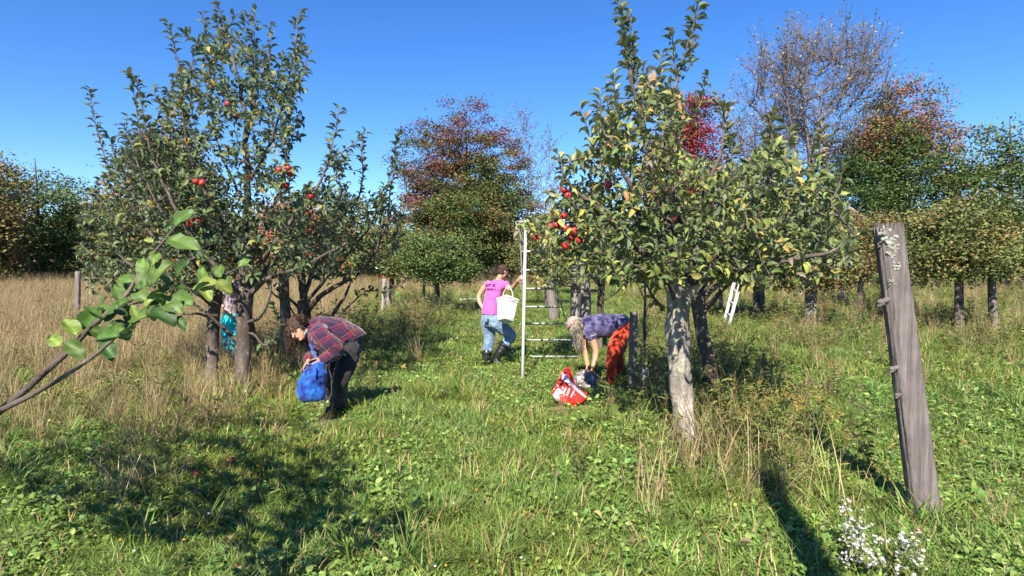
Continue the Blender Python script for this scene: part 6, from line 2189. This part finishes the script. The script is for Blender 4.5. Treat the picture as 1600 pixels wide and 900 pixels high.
    V, F, C = leaves_mesh(p + V3(0, 0, 1) * rl.uniform(.04, .13, (n, 1)), nrm(rl.normal(size=(n, 3)) * V3(1, 1, .3)), nrm(V3(0, 0, 1) + .5 * rl.normal(size=(n, 3))), rl.uniform(.05, .085, n), LEAF_T,
        np.array([(.36, .27, .08), (.30, .17, .08), (.42, .36, .12), (.26, .20, .12)])[rl.randint(4, size=n)])
    o = mesh('fallen_leaves', V, F, M_weed, None, True, C)
    tag(o, 'yellow and brown fallen leaves scattered over the grass', 'fallen leaves', None, 'stuff')
    n = 900
    p = scatter(rl, [(2.6, 7, 4), (7, 12, 2)], lambda x, y: (1 - dryness(x, y)) * .8)
    n = len(p)
    b = MB()
    for q in p:
        q = q + V3(0, 0, rl.uniform(.08, .16))
        w = rl.uniform() < .6
        b.ell(q, V3(.009, 0, 0), V3(0, .009, 0), V3(0, 0, .006), 6, 4, c=np.array((.62, .58, .55)) if w else np.array((.60, .42, .02)))
    o = b.build('clover_flowers', M_weed, None)
    tag(o, 'tiny white clover and yellow dandelion heads dotted in the grass', 'flowers', None, 'stuff')
build_grass()

# ------------------------------------------------------------------ single plants and clumps
def clump(name, label, cat, px, py, b, mat, group=None, s=1.0, rz=0.0, part='blades'):
    base = G(px, py)
    V = np.concatenate(b.V) * s
    me = raw_mesh(name, V, b.F(), True, np.concatenate(b.C))
    me.materials.append(mat)
    o = bpy.data.objects.new(name, me)
    link(o)
    o.location = tuple(base); o.rotation_euler = (0, 0, rz)
    return tag(o, label, cat, group)

gd = 'clumps of dry grass under the trees'
clump('dry_grass_clump', 'big bent clump of straw grass in front of the bare grey trunk at left', 'dry grass', 345, 668, tuft(201, 130, (.35, .8), .003, .16, (.1, .8), (.4, 2.0), TANS, .85, heads=.3), M_dry, gd)
clump('dry_grass_clump', 'straw grass clump arching right of the two dark trunks at left', 'dry grass', 425, 625, tuft(202, 60, (.25, .55), .003, .14, (.2, .9), (.5, 1.8), TANS, .7), M_dry, gd)
clump('dry_grass_clump', 'straw grass clump at the left edge under the close apple branch', 'dry grass', 235, 700, tuft(203, 80, (.3, .65), .003, .2, (.2, .9), (.4, 1.8), TANS, .65), M_dry, gd)
clump('dry_grass_clump', 'tall straw stalks just right of the pale lichen-covered trunk', 'dry grass', 1135, 715, tuft(204, 70, (.35, .95), .0026, .34, (.05, .6), (.05, .7), TANS, .9, heads=.4), M_dry, gd)
clump('dry_grass_clump', 'straw stalks standing left of the foot of the pale lichen-covered trunk', 'dry grass', 1020, 800, tuft(205, 46, (.3, .62), .0028, .12, (.03, .35), (.05, .5), TANS, .9, heads=.3), M_dry, gd)
clump('dry_grass_clump', 'few thin straw stalks in the lower right grass beside the white asters', 'dry grass', 1290, 800, tuft(206, 16, (.4, .8), .0026, .22, (.1, .55), (.0, .3), TANS, 1.0, heads=.2), M_dry, gd)
clump('dry_grass_clump', 'straw grass clump at the foot of the bare brown stump trunk in the back row', 'dry grass', 1250, 535, tuft(207, 90, (.4, .9), .004, .25, (.1, .6), (.2, 1.2), TANS, .8), M_dry, gd)
clump('dry_grass_clump', 'straw grass clump left of the lichen-spotted post', 'dry grass', 1360, 505, tuft(208, 110, (.5, 1.0), .005, .5, (.05, .4), (.1, .8), TANS, .85), M_dry, gd)
for lab, x, y, k, n_, h_ in (('straw clump spilling over the grass below the pale lichen-covered trunk', 1105, 745, 211, 80, (.3, .8)), ('broad straw clump at the upper end of the long narrow shadow', 1165, 775, 212, 90, (.3, .75)),
    ('leaning straw clump among the yellow goldenrod', 1215, 735, 213, 60, (.35, .9)), ('straw clump pressed against the left side of the pale lichen-covered trunk', 1048, 700, 214, 50, (.3, .7)),
    ('straw clump left of the bare grey trunk at left', 285, 680, 215, 90, (.3, .75)), ('low straw clump between the two dark trunks at left', 355, 622, 216, 60, (.25, .6)), ('straw clump in the lower left grass, nearest the viewer', 225, 770, 217, 50, (.25, .5))):
    clump('dry_grass_clump', lab, 'dry grass', x, y, tuft(k, n_, h_, .0028, .3, (.08, .85), (.1, 1.3), TANS, .8, heads=.25), M_dry, gd)
GW = np.array([(.10, .15, .035), (.14, .19, .045), (.19, .22, .05)])
YEL = [(.50, .34, .04), (.42, .28, .05), (.36, .22, .08)]
BRP = [(.20, .13, .08), (.26, .18, .12), (.30, .24, .20)]
gg = 'goldenrod plants along the right row'
clump('goldenrod', 'leafy goldenrod with yellow heads just right of the dark leaning trunk', 'goldenrod', 1180, 705, weed(301, 20, (.40, .72), (.06, .12), GW, 'plume', .22, YEL), M_weed, gg)
clump('goldenrod', 'goldenrod with orange-yellow plumes standing alone in the right grass', 'goldenrod', 1268, 690, weed(302, 10, (.25, .5), (.05, .09), GW, 'plume', .2, YEL), M_weed, gg)
clump('goldenrod', 'goldenrod gone brown leaning over in the grass right of the yellow one', 'goldenrod', 1318, 672, weed(303, 7, (.3, .5), (.04, .08), GW, 'plume', .2, BRP), M_weed, gg)
clump('goldenrod', 'leafy green goldenrod between the pale trunk and the sapling with a guard', 'goldenrod', 1040, 640, weed(304, 18, (.4, .75), (.06, .11), GW, 'plume', .3, BRP), M_weed, gg)
clump('goldenrod', 'leafy goldenrod behind the dark leaning trunk', 'goldenrod', 1140, 600, weed(305, 16, (.4, .7), (.06, .11), GW, None, .3), M_weed, gg)
clump('dock', 'rusty brown dock stalk in the grass of the back row', 'dock plant', 1297, 520, weed(306, 4, (.9, 1.2), (.05, .08), np.array([(.16, .07, .04), (.20, .09, .05)]), 'plume', .1, [(.17, .06, .035)], (.14, .06, .04)), M_weed)
clump('dock', 'dark brown seed stalk right of the stump trunk in the back row', 'dock plant', 1283, 512, weed(307, 3, (.8, 1.1), (.04, .07), np.array([(.14, .09, .06)]), 'plume', .08, [(.16, .10, .07)], (.14, .08, .05)), M_weed)
clump('dock', 'dark seed stalk in the grass right of the dark leaning trunk', 'dock plant', 1183, 640, weed(308, 3, (.55, .75), (.04, .06), np.array([(.14, .10, .07)]), 'plume', .06, [(.17, .12, .10)], (.14, .09, .06)), M_weed)

def bush(label, px, py, h, w, cols, seed, top=None):
    b = weed(seed, 30, (.6 * h, h), (.06, .11), cols, top, w, [(.34, .26, .10), (.25, .18, .10)])
    return clump('bush', label, 'bush', px, py, b, M_weed, 'leafy weed bushes in the left row')
bush('dark leafy bush right behind the person in plaid', 540, 552, 1.0, .5, np.array([(.05, .085, .03), (.08, .12, .035), (.17, .19, .04)]), 401, 'plume')
bush('low dark green bush in front of the low apple tree', 648, 516, .75, .5, np.array([(.05, .085, .03), (.08, .115, .035), (.13, .10, .045)]), 402)
bush('yellow-green bush between the two pale posts and the low bush', 590, 522, .8, .55, np.array([(.09, .13, .035), (.14, .17, .045)]), 403, 'plume')
bush('shadowy bush left of the grey post behind the person in plaid', 418, 560, .6, .35, np.array([(.06, .10, .035), (.09, .13, .04)]), 404)
bush('dark bush beneath the trunk of the low apple tree by the tall maple', 700, 497, .8, .7, np.array([(.05, .085, .03), (.08, .115, .035)]), 405)
bush('dark bush in the shade right of the stump trunk in the back row', 1325, 535, .75, .5, np.array([(.05, .09, .03), (.08, .12, .035)]), 406)

clump('grass_clump', 'green grass clump grown up round the foot of the lichen-spotted post', 'grass', 1446, 822, tuft(209, 120, (.12, .34), .004, .17, (.1, .7), (.4, 1.5), GREENS, .15), M_grass)

def aster():
    base = G(1365, 905)
    rng = np.random.RandomState(77)
    t = thing('aster_plant', 'bushy plant covered in small white aster flowers at the lower right', 'aster', base)
    st, fl, lv = MB(), MB(), ([], [], [], [])
    for k in range(34):
        q = rng.uniform(0, 6.28); r = .13 * math.sqrt(rng.uniform())
        p0 = base + V3(r * math.cos(q), r * math.sin(q), -.02)
        H = rng.uniform(.12, .34)
        e = p0 + V3(math.cos(q) * rng.uniform(.02, .17), math.sin(q) * rng.uniform(.0, .17), H)
        c = spline([p0, .5 * (p0 + e) + V3(0, 0, .03), e], 7)
        st.tube(c, np.linspace(.0026, .0014, 7), 4)
        m = 14
        u = rng.uniform(.1, 1, m)
        lv[0].append(np.stack([np.interp(u, np.linspace(0, 1, 7), c[:, i]) for i in range(3)], 1))
        for j in range(rng.randint(6, 14)):
            f = c[-1 - rng.randint(3)] + V3(rng.normal() * .022, rng.normal() * .022, rng.uniform(0, .03))
            d = nrm(V3(rng.normal() * .5, -.5 + rng.normal() * .4, 1))
            x = nrm(np.cross(d, V3(.3, .5, .1))); y = np.cross(d, x)
            R = rng.uniform(.006, .0105)
            for g in range(9):
                a = g / 9 * 6.28 + rng.uniform(0, .2)
                w = .28
                o = lambda an, rr: f + (x * math.cos(an) + y * math.sin(an)) * rr + d * rr * .15
                fl.add(np.array([o(a, R * .15), o(a - w, R * .7), o(a, R), o(a + w, R * .7)]), [[0, 1, 2, 3]], None, np.array((.74, .70, .72)))
            fl.ell(f + d * .001, x * R * .28, y * R * .28, d * R * .2, 6, 4, c=np.array((.45, .30, .06)))
            st.tube(np.array([c[-2], f]), .0012, 3)
    st.build('stem', plain('aster_stem', (.10, .13, .05)), t)
    A = np.concatenate(lv[0]); n = len(A)
    V, F, C = leaves_mesh(A, nrm(rng.normal(size=(n, 3)) * V3(1, 1, .5) + V3(0, 0, .3)), nrm(V3(0, 0, 1) + .3 * rng.normal(size=(n, 3))), rng.uniform(.025, .06, n), leaf_template(.26, .06, .2), GW[rng.randint(3, size=n)] * .9)
    mesh('foliage', V, F, M_weed, t, True, C)['kind'] = 'stuff'
    fl.build('flowers', M_weed, t)['kind'] = 'stuff'
aster()
